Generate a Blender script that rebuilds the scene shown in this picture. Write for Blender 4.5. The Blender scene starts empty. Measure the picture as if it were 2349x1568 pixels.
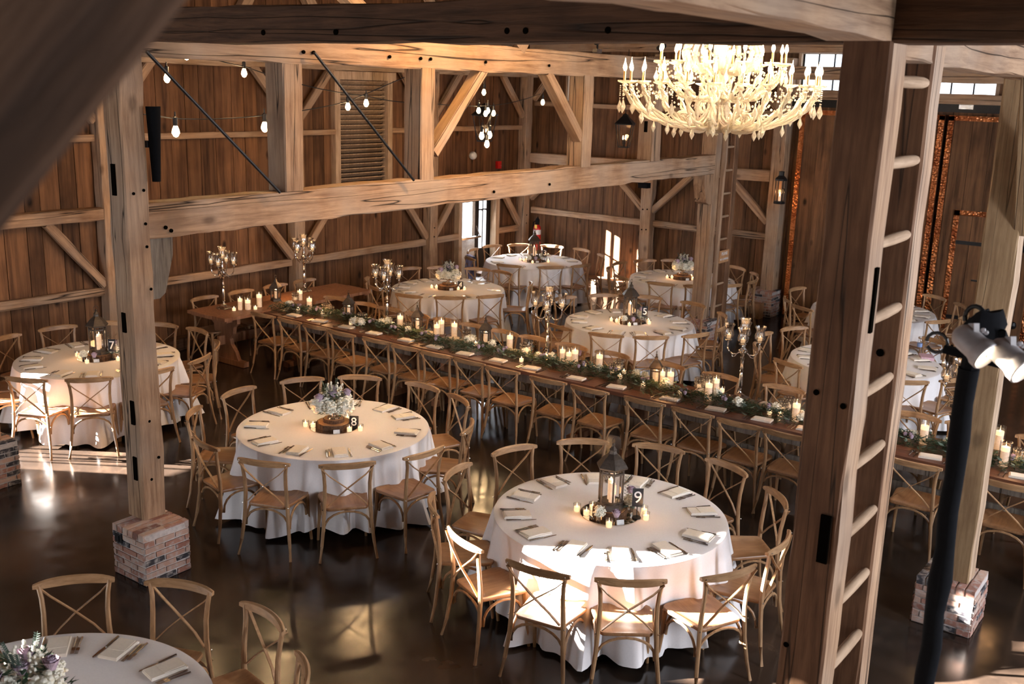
import bpy, bmesh, math, random
from mathutils import Vector, Matrix, noise
R = math.radians; PI = math.pi
random.seed(7)
S = bpy.context.scene; COL = S.collection
# ------------------------------------------------------------------ camera, world, sun, exposure
CAMH = 4.02; F = 2380.0
th, ro, ya = R(13.95), R(1.69), R(36.2)
FW = Vector((math.cos(ya)*math.cos(th), math.sin(ya)*math.cos(th), -math.sin(th)))
r0 = FW.cross(Vector((0, 0, 1))).normalized(); u0 = r0.cross(FW)
RT = math.cos(ro)*r0 + math.sin(ro)*u0; UP = -math.sin(ro)*r0 + math.cos(ro)*u0
EYE = Vector((0, 0, CAMH))
cam_d = bpy.data.cameras.new('camera'); cam = bpy.data.objects.new('camera', cam_d); COL.objects.link(cam)
cam_d.sensor_width = 36; cam_d.lens = 36*F/2349; cam_d.clip_end = 200; cam_d.clip_start = .05
cam_d.dof.use_dof = True; cam_d.dof.focus_distance = 9; cam_d.dof.aperture_fstop = 3.6
cam.matrix_world = Matrix(((RT.x, UP.x, -FW.x, EYE.x), (RT.y, UP.y, -FW.y, EYE.y), (RT.z, UP.z, -FW.z, EYE.z), (0, 0, 0, 1)))
S.camera = cam
S.view_settings.view_transform = 'Standard'; S.view_settings.look = 'None'; S.view_settings.gamma = 1
S.view_settings.exposure = 0.68; S.view_settings.use_curve_mapping = False
cy = S.cycles
cy.max_bounces = 6; cy.diffuse_bounces = 3; cy.glossy_bounces = 3; cy.transmission_bounces = 6; cy.transparent_max_bounces = 14
cy.caustics_reflective = False; cy.caustics_refractive = False; cy.sample_clamp_indirect = 3.0; cy.use_light_tree = True
W = bpy.data.worlds.new('world'); S.world = W; W.use_nodes = True
W.node_tree.nodes['Background'].inputs[0].default_value = (.86, .93, 1, 1); W.node_tree.nodes['Background'].inputs[1].default_value = 2.2
def light(name, kind, loc, power, col, size=.1, direction=None, **kw):
    d = bpy.data.lights.new(name, kind); d.energy = power; d.color = col
    if kind in ('POINT', 'SPOT'): d.shadow_soft_size = size
    for k, v in kw.items(): setattr(d, k, v)
    o = bpy.data.objects.new(name, d); COL.objects.link(o); o.location = loc
    if direction is not None: o.rotation_euler = Vector(direction).to_track_quat('-Z', 'Y').to_euler()
    return o
ORD = ['first', 'second', 'third', 'fourth', 'fifth', 'sixth', 'seventh', 'eighth', 'ninth', 'tenth', 'eleventh', 'twelfth', 'thirteenth', 'fourteenth', 'fifteenth', 'sixteenth', 'seventeenth', 'eighteenth', 'nineteenth']
SUNDIR = Vector((.545, -.84, -.337)).normalized()
light('sun', 'SUN', (0, 20, 10), 250, (1, .93, .84), direction=SUNDIR, angle=R(.5))
# daylight at the window openings (south wall and the openings at the left of the long wall)
light('window_daylight', 'AREA', (5.5, -3.7, 3.0), 215, (.84, .88, 1), direction=(0, 1, -.15), shape='RECTANGLE', size=7, size_y=2.6)
light('window_daylight', 'AREA', (12, -3.6, 3.2), 240, (.84, .88, 1), direction=(0, 1, -.15), shape='RECTANGLE', size=7, size_y=2.6)
light('window_daylight', 'AREA', (-2.6, 9.6, 2.4), 90, (.84, .90, 1), direction=(1, -.15, -.1), shape='RECTANGLE', size=5, size_y=2.6)
light('door_daylight', 'AREA', (16.45, 12.9, 1.7), 30, (.85, .92, 1), direction=(.1, -1, -.3), shape='RECTANGLE', size=.8, size_y=1.6)
WARM = (1, .62, .30); WARMER = (1, .50, .20)

def at(x, y, X=None, Y=None, Z=None):
    d = F*FW + (x-1174.5)*RT - (y-784)*UP
    t = (X/d.x) if X is not None else (Y/d.y) if Y is not None else (Z-CAMH)/d.z
    return EYE + d*t
# ------------------------------------------------------------------ materials
def mat(name): 
    m = bpy.data.materials.new(name); m.use_nodes = True
    nt = m.node_tree; return m, nt, nt.nodes['Principled BSDF']
def N(nt, t, **kw):
    n = nt.nodes.new(t)
    for k, v in kw.items():
        if k in n.inputs.keys(): n.inputs[k].default_value = v
        else: setattr(n, k, v)
    return n
def ramp(nt, src, stops):
    r = nt.nodes.new('ShaderNodeValToRGB'); nt.links.new(src, r.inputs[0])
    e = r.color_ramp.elements
    while len(e) < len(stops): e.new(.5)
    for el, (p, c) in zip(e, stops): el.position = p; el.color = (*c, 1) if len(c) == 3 else c
    return r.outputs[0]
def mix(nt, a, b, f, mode='MIX'):
    m = nt.nodes.new('ShaderNodeMix'); m.data_type = 'RGBA'; m.blend_type = mode
    for s, v in ((m.inputs[0], f), (m.inputs[6], a), (m.inputs[7], b)):
        if hasattr(v, 'is_output'): nt.links.new(v, s)
        elif isinstance(v, tuple): s.default_value = (*v, 1)
        else: s.default_value = v
    return m.outputs[2]
def plain(name, col, rough=.5, metal=0, emit=None, es=0, trans=0, ior=1.45, alpha=1, spec=.5, bump=0, bs=40, var=.72):
    m, nt, b = mat(name); b.inputs['Base Color'].default_value = (*col, 1); b.inputs['Roughness'].default_value = rough
    b.inputs['Metallic'].default_value = metal; b.inputs['Transmission Weight'].default_value = trans; b.inputs['IOR'].default_value = ior
    b.inputs['Specular IOR Level'].default_value = spec
    tc = N(nt, 'ShaderNodeTexCoord'); nz = N(nt, 'ShaderNodeTexNoise', Scale=bs, Detail=4.0); nt.links.new(tc.outputs['Object'], nz.inputs['Vector'])
    nt.links.new(mix(nt, col, tuple(c*var for c in col), ramp(nt, nz.outputs[0], [(.4, (0, 0, 0)), (.75, (1, 1, 1))])), b.inputs['Base Color'])
    if bump:
        bp = N(nt, 'ShaderNodeBump', Strength=bump, Distance=.01); nt.links.new(nz.outputs[0], bp.inputs['Height']); nt.links.new(bp.outputs[0], b.inputs['Normal'])
    if emit:
        b.inputs['Emission Color'].default_value = (*emit, 1); b.inputs['Emission Strength'].default_value = es
        m.cycles.emission_sampling = 'NONE'
    return m
def wood(name, base, dark, rough=.75, stretch=.07, sc=9, crack=.0, bump=.5, knots=.5, attr=False, vary=.0, grey=None, axis='z'):
    m, nt, b = mat(name); L = nt.links.new
    tc = N(nt, 'ShaderNodeTexCoord'); vec = tc.outputs['Object']; rnd = None
    if attr:
        a = N(nt, 'ShaderNodeAttribute', attribute_name='rnd'); rnd = a.outputs['Fac']
        sc_ = N(nt, 'ShaderNodeVectorMath', operation='SCALE'); cx = N(nt, 'ShaderNodeCombineXYZ'); L(rnd, cx.inputs[0]); L(rnd, cx.inputs[1]); L(rnd, cx.inputs[2])
        L(cx.outputs[0], sc_.inputs[0]); sc_.inputs['Scale'].default_value = 60
        ad = N(nt, 'ShaderNodeVectorMath', operation='ADD'); L(vec, ad.inputs[0]); L(sc_.outputs[0], ad.inputs[1]); vec = ad.outputs[0]
    else:
        oi = N(nt, 'ShaderNodeObjectInfo'); rnd = oi.outputs['Random']
        cx = N(nt, 'ShaderNodeCombineXYZ')
        ml = N(nt, 'ShaderNodeMath', operation='MULTIPLY'); L(rnd, ml.inputs[0]); ml.inputs[1].default_value = 31
        L(ml.outputs[0], cx.inputs[2]); ad = N(nt, 'ShaderNodeVectorMath', operation='ADD'); L(vec, ad.inputs[0]); L(cx.outputs[0], ad.inputs[1]); vec = ad.outputs[0]
    mp = N(nt, 'ShaderNodeMapping'); L(vec, mp.inputs[0]); mp.inputs['Scale'].default_value = {'x': (stretch, 1, 1), 'y': (1, stretch, 1), 'z': (1, 1, stretch)}[axis]
    n1 = N(nt, 'ShaderNodeTexNoise', Scale=sc*3.2, Detail=8.0, Roughness=.65, Distortion=.25); L(mp.outputs[0], n1.inputs['Vector'])
    n2 = N(nt, 'ShaderNodeTexNoise', Scale=sc*.35, Detail=3.0); L(vec, n2.inputs['Vector'])
    g = ramp(nt, n1.outputs[0], [(.30, dark), (.62, base)])
    g = mix(nt, g, dark, ramp(nt, n2.outputs[0], [(.5, (0, 0, 0)), (.78, (.75, .75, .75))]))
    if grey:
        n4 = N(nt, 'ShaderNodeTexNoise', Scale=1.3, Detail=3.0); L(vec, n4.inputs['Vector'])
        g = mix(nt, g, grey, ramp(nt, n4.outputs[0], [(.42, (0, 0, 0)), (.65, (.6, .6, .6))]))
    if knots:
        mk = N(nt, 'ShaderNodeMapping'); L(vec, mk.inputs[0]); mk.inputs['Scale'].default_value = (1, 1, .55)
        v = N(nt, 'ShaderNodeTexVoronoi', Scale=2.6); L(mk.outputs[0], v.inputs['Vector'])
        g = mix(nt, g, tuple(c*.35 for c in dark), ramp(nt, v.outputs['Distance'], [(.05, (knots,)*3), (.13, (0, 0, 0))]))
    h = n1.outputs[0]
    if crack:
        mc = N(nt, 'ShaderNodeMapping'); L(vec, mc.inputs[0]); mc.inputs['Scale'].default_value = (1, 1, .022)
        n3 = N(nt, 'ShaderNodeTexNoise', Scale=4.0, Detail=3.0, Roughness=.55); L(mc.outputs[0], n3.inputs['Vector'])
        ck = ramp(nt, n3.outputs[0], [(.4945, (0, 0, 0)), (.498, (crack,)*3), (.502, (crack,)*3), (.5055, (0, 0, 0))])
        g = mix(nt, g, (.015, .009, .006), ck)
        mm = N(nt, 'ShaderNodeMath', operation='SUBTRACT'); L(h, mm.inputs[0]); L(ck, mm.inputs[1]); h = mm.outputs[0]
    if vary:
        hs = N(nt, 'ShaderNodeHueSaturation'); L(g, hs.inputs['Color'])
        mr = N(nt, 'ShaderNodeMapRange'); L(rnd, mr.inputs[0]); mr.inputs[3].default_value = 1-vary; mr.inputs[4].default_value = 1+vary
        L(mr.outputs[0], hs.inputs['Value']); g = hs.outputs[0]
    L(g, b.inputs['Base Color']); b.inputs['Roughness'].default_value = rough; b.inputs['Specular IOR Level'].default_value = .2 if rough > .6 else .5
    bp = N(nt, 'ShaderNodeBump', Strength=bump, Distance=.012); L(h, bp.inputs['Height']); L(bp.outputs[0], b.inputs['Normal'])
    return m
M = {}
M['timber'] = wood('hewn_timber', (.43, .265, .155), (.19, .10, .055), crack=1., bump=.7, knots=.6, vary=.12, grey=(.36, .27, .20))
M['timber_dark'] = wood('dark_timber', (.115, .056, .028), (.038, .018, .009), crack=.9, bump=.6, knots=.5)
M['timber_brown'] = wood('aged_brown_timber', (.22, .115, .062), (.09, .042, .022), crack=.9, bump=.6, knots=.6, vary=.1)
M['pale'] = wood('sawn_timber', (.52, .37, .25), (.30, .19, .115), crack=.5, bump=.4, knots=.5, vary=.1)
M['board'] = wood('barn_boards', (.185, .088, .040), (.045, .019, .009), attr=True, vary=.30, knots=.95, bump=.5, sc=4.2, stretch=.06)
M['roofboard'] = wood('roof_boards', (.07, .035, .02), (.025, .012, .008), attr=True, vary=.3, knots=.3)
M['oak'] = wood('chair_oak', (.44, .255, .125), (.235, .12, .052), rough=.42, stretch=.12, sc=14, bump=.12, knots=0, vary=.13)
M['oakrail'] = wood('chair_rail_oak', (.44, .255, .125), (.235, .12, .052), rough=.42, stretch=.12, sc=14, bump=.12, knots=0, vary=.13, axis='x')
M['rung'] = wood('rung_wood', (.46, .31, .20), (.25, .155, .09), sc=12, stretch=.06, bump=.3, knots=0, axis='x')
M['oakseat'] = wood('chair_seat_oak', (.34, .175, .078), (.20, .09, .038), rough=.38, stretch=.12, sc=12, bump=.1, knots=0, vary=.12, axis='y')
M['farm'] = wood('farm_table_wood', (.17, .062, .028), (.07, .025, .013), rough=.38, sc=8, bump=.3, knots=.6, axis='y')
M['trestle'] = wood('trestle_wood', (.40, .18, .085), (.19, .075, .035), rough=.5, sc=8, bump=.3, knots=.6, vary=.1)
M['weathered'] = wood('weathered_wood', (.24, .20, .16), (.09, .07, .055), rough=.8, sc=9, bump=.7, crack=.8, knots=.6)
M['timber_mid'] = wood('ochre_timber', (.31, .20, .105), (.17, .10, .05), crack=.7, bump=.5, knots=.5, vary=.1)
M['blade_black'] = plain('black_metal', (.012, .011, .012), .45, .3)
M['black'] = plain('black_cloth', (.006, .006, .007), .95, spec=.1)
M['void'] = plain('dark_hollow', (.004, .003, .002), 1, spec=0)
M['iron'] = plain('antique_bronze', (.10, .08, .065), .5, .7, bump=.3)
M['silver'] = plain('silver', (.80, .74, .68), .16, 1)
M['steel'] = plain('cutlery_steel', (.62, .57, .52), .2, 1)
M['cloth'] = plain('white_linen', (.84, .79, .765), .85, bs=90, spec=.2, var=.95)
M['napkin'] = plain('cream_napkin', (.86, .76, .64), .9, bs=60, spec=.2, var=.93)
M['wax'] = plain('candle_wax', (.85, .78, .70), .5, emit=(1, .55, .25), es=.35)
M['waxlit'] = plain('glowing_wax', (.9, .7, .45), .5, emit=(1, .66, .36), es=1.0)
M['flame'] = plain('flame', (1, .8, .4), .5, emit=(1, .76, .42), es=14)
M['bulb'] = plain('bulb_glass', (1, .8, .5), .3, emit=(1, .72, .38), es=30)
M['bulbwhite'] = plain('lamp_face', (1, .9, .75), .3, emit=(1, .84, .62), es=6)
M['mirror'] = plain('mirror', (.75, .70, .64), .03, 1)
M['bark'] = wood('bark', (.16, .085, .045), (.035, .018, .010), sc=16, stretch=.5, bump=1, knots=0)
M['slice'] = wood('wood_slice', (.52, .30, .15), (.36, .18, .08), sc=8, stretch=1, bump=.2, knots=0)
M['leaf'] = plain('dark_leaf', (.030, .068, .030), .55, bs=20)
M['leaf2'] = plain('grey_green_leaf', (.10, .15, .12), .6, bs=20)
M['conifer'] = plain('cedar_green', (.036, .060, .021), .7, bs=15)
M['hydrangea'] = plain('white_petals', (.90, .85, .70), .8, bs=60, var=.85)
M['lilac'] = plain('lilac_petals', (.56, .42, .50), .7, bs=60)
M['card'] = plain('white_card', (.80, .78, .75), .7)
M['chalk'] = plain('chalkboard', (.008, .010, .016), .6)
M['chalkpen'] = plain('chalk_lettering', (.85, .85, .85), .7)
M['red'] = plain('red_enamel', (.50, .012, .010), .3)
M['whitepaint'] = plain('white_paint', (.75, .74, .72), .5)
M['yellow'] = plain('yellow_tag', (.75, .50, .08), .5)
M['blueflower'] = plain('lavender_fabric', (.32, .34, .60), .9, bs=25)
M['lampwhite'] = plain('lamp_housing', (.46, .42, .41), .35, bs=14)
M['crystal'] = plain('crystal', (1, .86, .62), .12, spec=1.0, bs=60)
M['mortar'] = plain('mortar', (.58, .51, .47), .95, bump=.5)
M['sign'] = plain('sign_wood', (.50, .26, .12), .6)
M['water'] = plain('label_blue', (.25, .35, .6), .4)
M['pinkbox'] = plain('patterned_box', (.62, .40, .45), .6, bs=14)
def copper():
    m, nt, b = mat('hammered_copper'); L = nt.links.new
    b.inputs['Metallic'].default_value = 1; b.inputs['Roughness'].default_value = .28
    tc = N(nt, 'ShaderNodeTexCoord'); v = N(nt, 'ShaderNodeTexVoronoi', Scale=26.0); L(tc.outputs['Object'], v.inputs['Vector'])
    n = N(nt, 'ShaderNodeTexNoise', Scale=3.0, Detail=4.0); L(tc.outputs['Object'], n.inputs['Vector'])
    L(ramp(nt, n.outputs[0], [(.35, (.38, .11, .04)), (.7, (.80, .32, .13))]), b.inputs['Base Color'])
    bp = N(nt, 'ShaderNodeBump', Strength=.9, Distance=.02); L(v.outputs['Distance'], bp.inputs['Height']); L(bp.outputs[0], b.inputs['Normal'])
    return m
M['copper'] = copper()
def brick():
    m, nt, b = mat('brick_face'); L = nt.links.new
    a = N(nt, 'ShaderNodeAttribute', attribute_name='rnd')
    c = ramp(nt, a.outputs['Fac'], [(0, (.035, .032, .038)), (.2, (.05, .045, .05)), (.24, (.28, .12, .085)), (.5, (.42, .22, .16)), (.75, (.52, .36, .28)), (1, (.36, .17, .12))])
    tc = N(nt, 'ShaderNodeTexCoord'); n = N(nt, 'ShaderNodeTexNoise', Scale=22.0, Detail=6.0); L(tc.outputs['Object'], n.inputs['Vector'])
    L(mix(nt, c, (.48, .42, .38), ramp(nt, n.outputs[0], [(.48, (0, 0, 0)), (.68, (.75, .75, .75))])), b.inputs['Base Color'])
    b.inputs['Roughness'].default_value = .95
    bp = N(nt, 'ShaderNodeBump', Strength=.8, Distance=.01); L(n.outputs[0], bp.inputs['Height']); L(bp.outputs[0], b.inputs['Normal'])
    return m
M['brick'] = brick()
def floor_mat():
    m, nt, b = mat('stained_concrete'); L = nt.links.new
    tc = N(nt, 'ShaderNodeTexCoord')
    n = N(nt, 'ShaderNodeTexNoise', Scale=.9, Detail=8.0, Roughness=.62, Distortion=.5); L(tc.outputs['Object'], n.inputs['Vector'])
    n2 = N(nt, 'ShaderNodeTexNoise', Scale=6.0, Detail=6.0); L(tc.outputs['Object'], n2.inputs['Vector'])
    c = ramp(nt, n.outputs[0], [(.30, (.008, .006, .005)), (.52, (.026, .017, .012)), (.74, (.075, .044, .028))])
    c = mix(nt, c, (.11, .07, .045), ramp(nt, n2.outputs[0], [(.58, (0, 0, 0)), (.8, (.28, .28, .28))]))
    L(c, b.inputs['Base Color'])
    L(ramp(nt, n2.outputs[0], [(.3, (.13,)*3), (.7, (.24,)*3)]), b.inputs['Roughness'])
    b.inputs['Specular IOR Level'].default_value = .5
    return m
M['floor'] = floor_mat()
def glass(name, tint, refl=.12, rough=.03):
    m, nt, b = mat(name); L = nt.links.new; nt.nodes.remove(b); out = nt.nodes['Material Output']
    t = N(nt, 'ShaderNodeBsdfTransparent', Color=(*tint, 1)); g = N(nt, 'ShaderNodeBsdfGlossy', Roughness=rough)
    lw = N(nt, 'ShaderNodeLayerWeight', Blend=.35); mr = N(nt, 'ShaderNodeMapRange'); L(lw.outputs['Facing'], mr.inputs[0])
    mr.inputs[3].default_value = refl*.35; mr.inputs[4].default_value = min(1, refl*4)
    mx = N(nt, 'ShaderNodeMixShader'); L(mr.outputs[0], mx.inputs[0]); L(t.outputs[0], mx.inputs[1]); L(g.outputs[0], mx.inputs[2]); L(mx.outputs[0], out.inputs[0])
    return m
M['glass'] = glass('clear_glass', (.96, .95, .94))
M['pane'] = glass('window_glass', (.97, .98, 1), .05)
def crystal_mat():
    m, nt, b = mat('lead_crystal'); L = nt.links.new; out = nt.nodes['Material Output']
    b.inputs['Base Color'].default_value = (1, .88, .66, 1); b.inputs['Roughness'].default_value = .12; b.inputs['Specular IOR Level'].default_value = 1
    t = N(nt, 'ShaderNodeBsdfTranslucent', Color=(1, .86, .60, 1)); a = N(nt, 'ShaderNodeMixShader'); a.inputs[0].default_value = .5
    tc = N(nt, 'ShaderNodeTexCoord'); v = N(nt, 'ShaderNodeTexVoronoi', Scale=55.0); L(tc.outputs['Object'], v.inputs['Vector']); bp = N(nt, 'ShaderNodeBump', Strength=.8, Distance=.01); L(v.outputs['Distance'], bp.inputs['Height']); L(bp.outputs[0], b.inputs['Normal'])
    L(b.outputs[0], a.inputs[1]); L(t.outputs[0], a.inputs[2]); tr = N(nt, 'ShaderNodeBsdfTransparent', Color=(1, .97, .9, 1)); c = N(nt, 'ShaderNodeMixShader'); c.inputs[0].default_value = .18
    L(a.outputs[0], c.inputs[1]); L(tr.outputs[0], c.inputs[2]); L(c.outputs[0], out.inputs[0]); return m
M['crystal'] = crystal_mat()
M['cutglass'] = glass('cut_glass', (.84, .80, .77), .45, .16)
# ------------------------------------------------------------------ mesh builder
class MB:
    def __init__(s): s.v = []; s.f = []; s.m = []; s.r = []; s.mi = 0; s.rv = 0.; s.T = None
    def add(s, vs, fs):
        o = len(s.v); s.v += [(s.T @ Vector(v)) if s.T else Vector(v) for v in vs]
        for f in fs: s.f.append([i+o for i in f]); s.m.append(s.mi)
        s.r += [s.rv]*len(vs); return s
    def box(s, c, d, rot=None):
        x, y, z = d[0]/2, d[1]/2, d[2]/2; vs = [Vector((a*x, b*y, e*z)) for a in (-1, 1) for b in (-1, 1) for e in (-1, 1)]
        if rot is not None: vs = [rot @ v for v in vs]
        c = Vector(c); return s.add([v+c for v in vs], [(0, 1, 3, 2), (4, 6, 7, 5), (0, 4, 5, 1), (2, 3, 7, 6), (0, 2, 6, 4), (1, 5, 7, 3)])
    def bar(s, a, b, w, h=None, up=(0, 0, 1)):
        a, b = Vector(a), Vector(b); d = (b-a); l = d.length; z = d/l; u = Vector(up)
        if abs(z.dot(u)) > .98: u = Vector((1, 0, 0))
        x = u.cross(z).normalized(); y = z.cross(x)
        m = Matrix((x, y, z)).transposed(); return s.box((a+b)/2, (w, h or w, l), m)
    def tube(s, P, r, n=8, caps=True, flat=1, up=None):
        P = [Vector(p) for p in P]; rr = r if isinstance(r, (list, tuple)) else [r]*len(P); vs = []; fs = []
        up = Vector(up) if up else Vector((0, 0, 1))
        for i, p in enumerate(P):
            t = (P[min(i+1, len(P)-1)]-P[max(i-1, 0)]).normalized(); u = up
            if abs(t.dot(u)) > .97: u = Vector((1, 0, 0)) if abs(t.x) < .9 else Vector((0, 1, 0))
            x = u.cross(t).normalized(); y = t.cross(x)
            for k in range(n):
                a = 2*PI*(k+.5)/n; vs.append(p + x*math.cos(a)*rr[i]*flat + y*math.sin(a)*rr[i])
        for i in range(len(P)-1):
            for k in range(n): fs.append((i*n+k, i*n+(k+1) % n, (i+1)*n+(k+1) % n, (i+1)*n+k))
        if caps: fs.append(tuple(range(n))[::-1]); fs.append(tuple(range((len(P)-1)*n, len(P)*n)))
        return s.add(vs, fs)
    def lathe(s, prof, n=16, c=(0, 0, 0), flute=0, nf=0):
        c = Vector(c); vs = []; fs = []
        for r, z in prof:
            for k in range(n):
                a = 2*PI*k/n; q = r*(1+flute*math.cos(a*nf)) if nf else r
                vs.append(c+Vector((q*math.cos(a), q*math.sin(a), z)))
        m = len(prof)
        for i in range(m-1):
            for k in range(n): fs.append((i*n+k, i*n+(k+1) % n, (i+1)*n+(k+1) % n, (i+1)*n+k))
        if prof[0][0] > .0005: fs.append(tuple(range(n))[::-1])
        if prof[-1][0] > .0005: fs.append(tuple(range((m-1)*n, m*n)))
        return s.add(vs, fs)
    def cyl(s, c, r, h, n=12): return s.lathe([(r, 0), (r, h)], n, c)
    def prism(s, pts, z0, z1):
        n = len(pts); vs = [(x, y, z0) for x, y in pts]+[(x, y, z1) for x, y in pts]
        return s.add(vs, [tuple(range(n))[::-1], tuple(range(n, 2*n))]+[(i, (i+1) % n, n+(i+1) % n, n+i) for i in range(n)])
    def blob(s, c, r, n=10, rough=.0, sz=1, seed=0):
        c = Vector(c); vs = [c+Vector((0, 0, r*sz))]; fs = []; m = max(4, n//2)
        for i in range(1, m):
            p = PI*i/m
            for k in range(n):
                a = 2*PI*k/n; d = Vector((math.sin(p)*math.cos(a), math.sin(p)*math.sin(a), math.cos(p)))
                q = r*(1+rough*noise.noise(d*3+Vector((seed, seed*2, 0))))
                vs.append(c+Vector((d.x*q, d.y*q, d.z*q*sz)))
        vs.append(c-Vector((0, 0, r*sz))); e = len(vs)-1
        for k in range(n):
            fs.append((0, 1+k, 1+(k+1) % n)); fs.append((e, 1+(m-2)*n+(k+1) % n, 1+(m-2)*n+k))
            for i in range(m-2): fs.append((1+i*n+k, 1+(i+1)*n+k, 1+(i+1)*n+(k+1) % n, 1+i*n+(k+1) % n))
        return s.add(vs, fs)
    def leaf(s, p, d, l, w, up=(0, 0, 1)):
        p, d = Vector(p), Vector(d).normalized(); x = d.cross(Vector(up)); x = x.normalized() if x.length > .01 else Vector((1, 0, 0)); nn = x.cross(d)
        return s.add([p, p+d*l*.45+x*w/2-nn*.1*w, p+d*l, p+d*l*.45-x*w/2-nn*.1*w], [(0, 1, 2, 3)])
    def build(s, name, mats, parent=None, smooth=False, loc=None):
        me = bpy.data.meshes.new(name); me.from_pydata([tuple(v) for v in s.v], [], s.f)
        mats = mats if isinstance(mats, (list, tuple)) else [mats]
        for m in mats: me.materials.append(M[m] if isinstance(m, str) else m)
        me.polygons.foreach_set('material_index', s.m)
        if any(s.r):
            a = me.attributes.new('rnd', 'FLOAT', 'POINT'); a.data.foreach_set('value', s.r)
        if smooth:
            me.polygons.foreach_set('use_smooth', [True]*len(me.polygons))
            try: me.set_sharp_from_angle(angle=R(42))
            except Exception: pass
        me.update()
        o = bpy.data.objects.new(name, me); COL.objects.link(o)
        if parent: o.parent = parent
        if loc is not None: o.location = loc
        return o
def tag(o, label, cat, group=None, kind=None):
    if label: o['label'] = label
    if cat: o['category'] = cat
    if group: o['group'] = group
    if kind: o['kind'] = kind
    return o
def empty(name, loc=(0, 0, 0), rz=0, **k):
    o = bpy.data.objects.new(name, None); COL.objects.link(o); o.location = loc; o.rotation_euler = (0, 0, rz); o.empty_display_size = .1
    return o
KIDS = {}
def copy_tree(o, parent=None):
    c = o.copy(); COL.objects.link(c)
    if parent: c.parent = parent
    for ch in KIDS.get(o.name) or list(o.children): copy_tree(ch, c)
    return c
class Proto:
    """a built thing, used itself the first time and copied after that"""
    def __init__(s, root): s.root = root; s.used = False
    def put(s, loc, rz=0, label=None, cat=None, group=None, sc=1, base=None):
        if not s.used: o = s.root; s.used = True
        else: o = copy_tree(s.root)
        o.location = loc; o.rotation_euler = (0, 0, rz); o.scale = (sc, sc, sc)
        return tag(o, label, cat, group)
def timber(name, p0, p1, w, h, m='timber', label=None, cat='timber beam', parent=None, up=None, rough=.006, seed=None, group=None, kind=None, ch=.012, m2=None):
    """hewn timber from p0 to p1; w across, h along up; the mesh runs along its own Z"""
    p0, p1 = Vector(p0), Vector(p1); d = p1-p0; l = d.length; z = d.normalized(); u = Vector(up) if up else Vector((0, 0, 1))
    if abs(z.dot(u)) > .9 and up is None: u = Vector((0, 1, 0))
    x = u.cross(z).normalized(); y = z.cross(x)
    n = max(2, int(l/.28)); b = MB(); vs = []; fs = []
    sd = seed if seed is not None else p0.x*3.1+p0.y*1.7+p0.z
    prof = [(-w/2+ch, -h/2), (w/2-ch, -h/2), (w/2, -h/2+ch), (w/2, h/2-ch), (w/2-ch, h/2), (-w/2+ch, h/2), (-w/2, h/2-ch), (-w/2, -h/2+ch)]
    for i in range(n+1):
        for k, (a, c) in enumerate(prof):
            q = noise.noise(Vector((i*.8+sd, (k//2)*5.3, sd)))*rough*1.6 + noise.noise(Vector((i*2.3+sd, (k//2)*3.3, 7+sd)))*rough*.8
            vs.append((a+q*(1 if a > 0 else -1), c+q*(1 if c > 0 else -1), l*i/n))
    for i in range(n):
        for k in range(8): fs.append((i*8+k, i*8+(k+1) % 8, (i+1)*8+(k+1) % 8, (i+1)*8+k))
    fs += [tuple(range(8))[::-1], tuple(range(n*8, n*8+8))]
    b.add(vs, fs)
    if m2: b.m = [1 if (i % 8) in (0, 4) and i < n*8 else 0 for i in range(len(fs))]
    o = b.build(name, [m, m2] if m2 else m)
    mw = Matrix((x, y, z)).transposed().to_4x4(); mw.translation = p0; o.matrix_world = mw
    if parent: o.parent = parent
    return tag(o, label, cat if label else None, group, kind)
def peg(parent, p, nrm, r=.014, m='void'):
    """wooden peg or peg hole set in a timber, given in world space"""
    nrm = Vector(nrm); b = MB(); b.tube([Vector(p)-nrm*.01, Vector(p)+nrm*.004], r, 10)
    o = b.build('peg', m); o.parent = parent; o.matrix_parent_inverse = parent.matrix_world.inverted(); return o
def mortise(parent, c, d, name='mortise', m='void'):
    b = MB(); b.box((0, 0, 0), d); o = b.build(name, m); o.location = c; o.parent = parent; o.matrix_parent_inverse = parent.matrix_world.inverted(); return o
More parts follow.
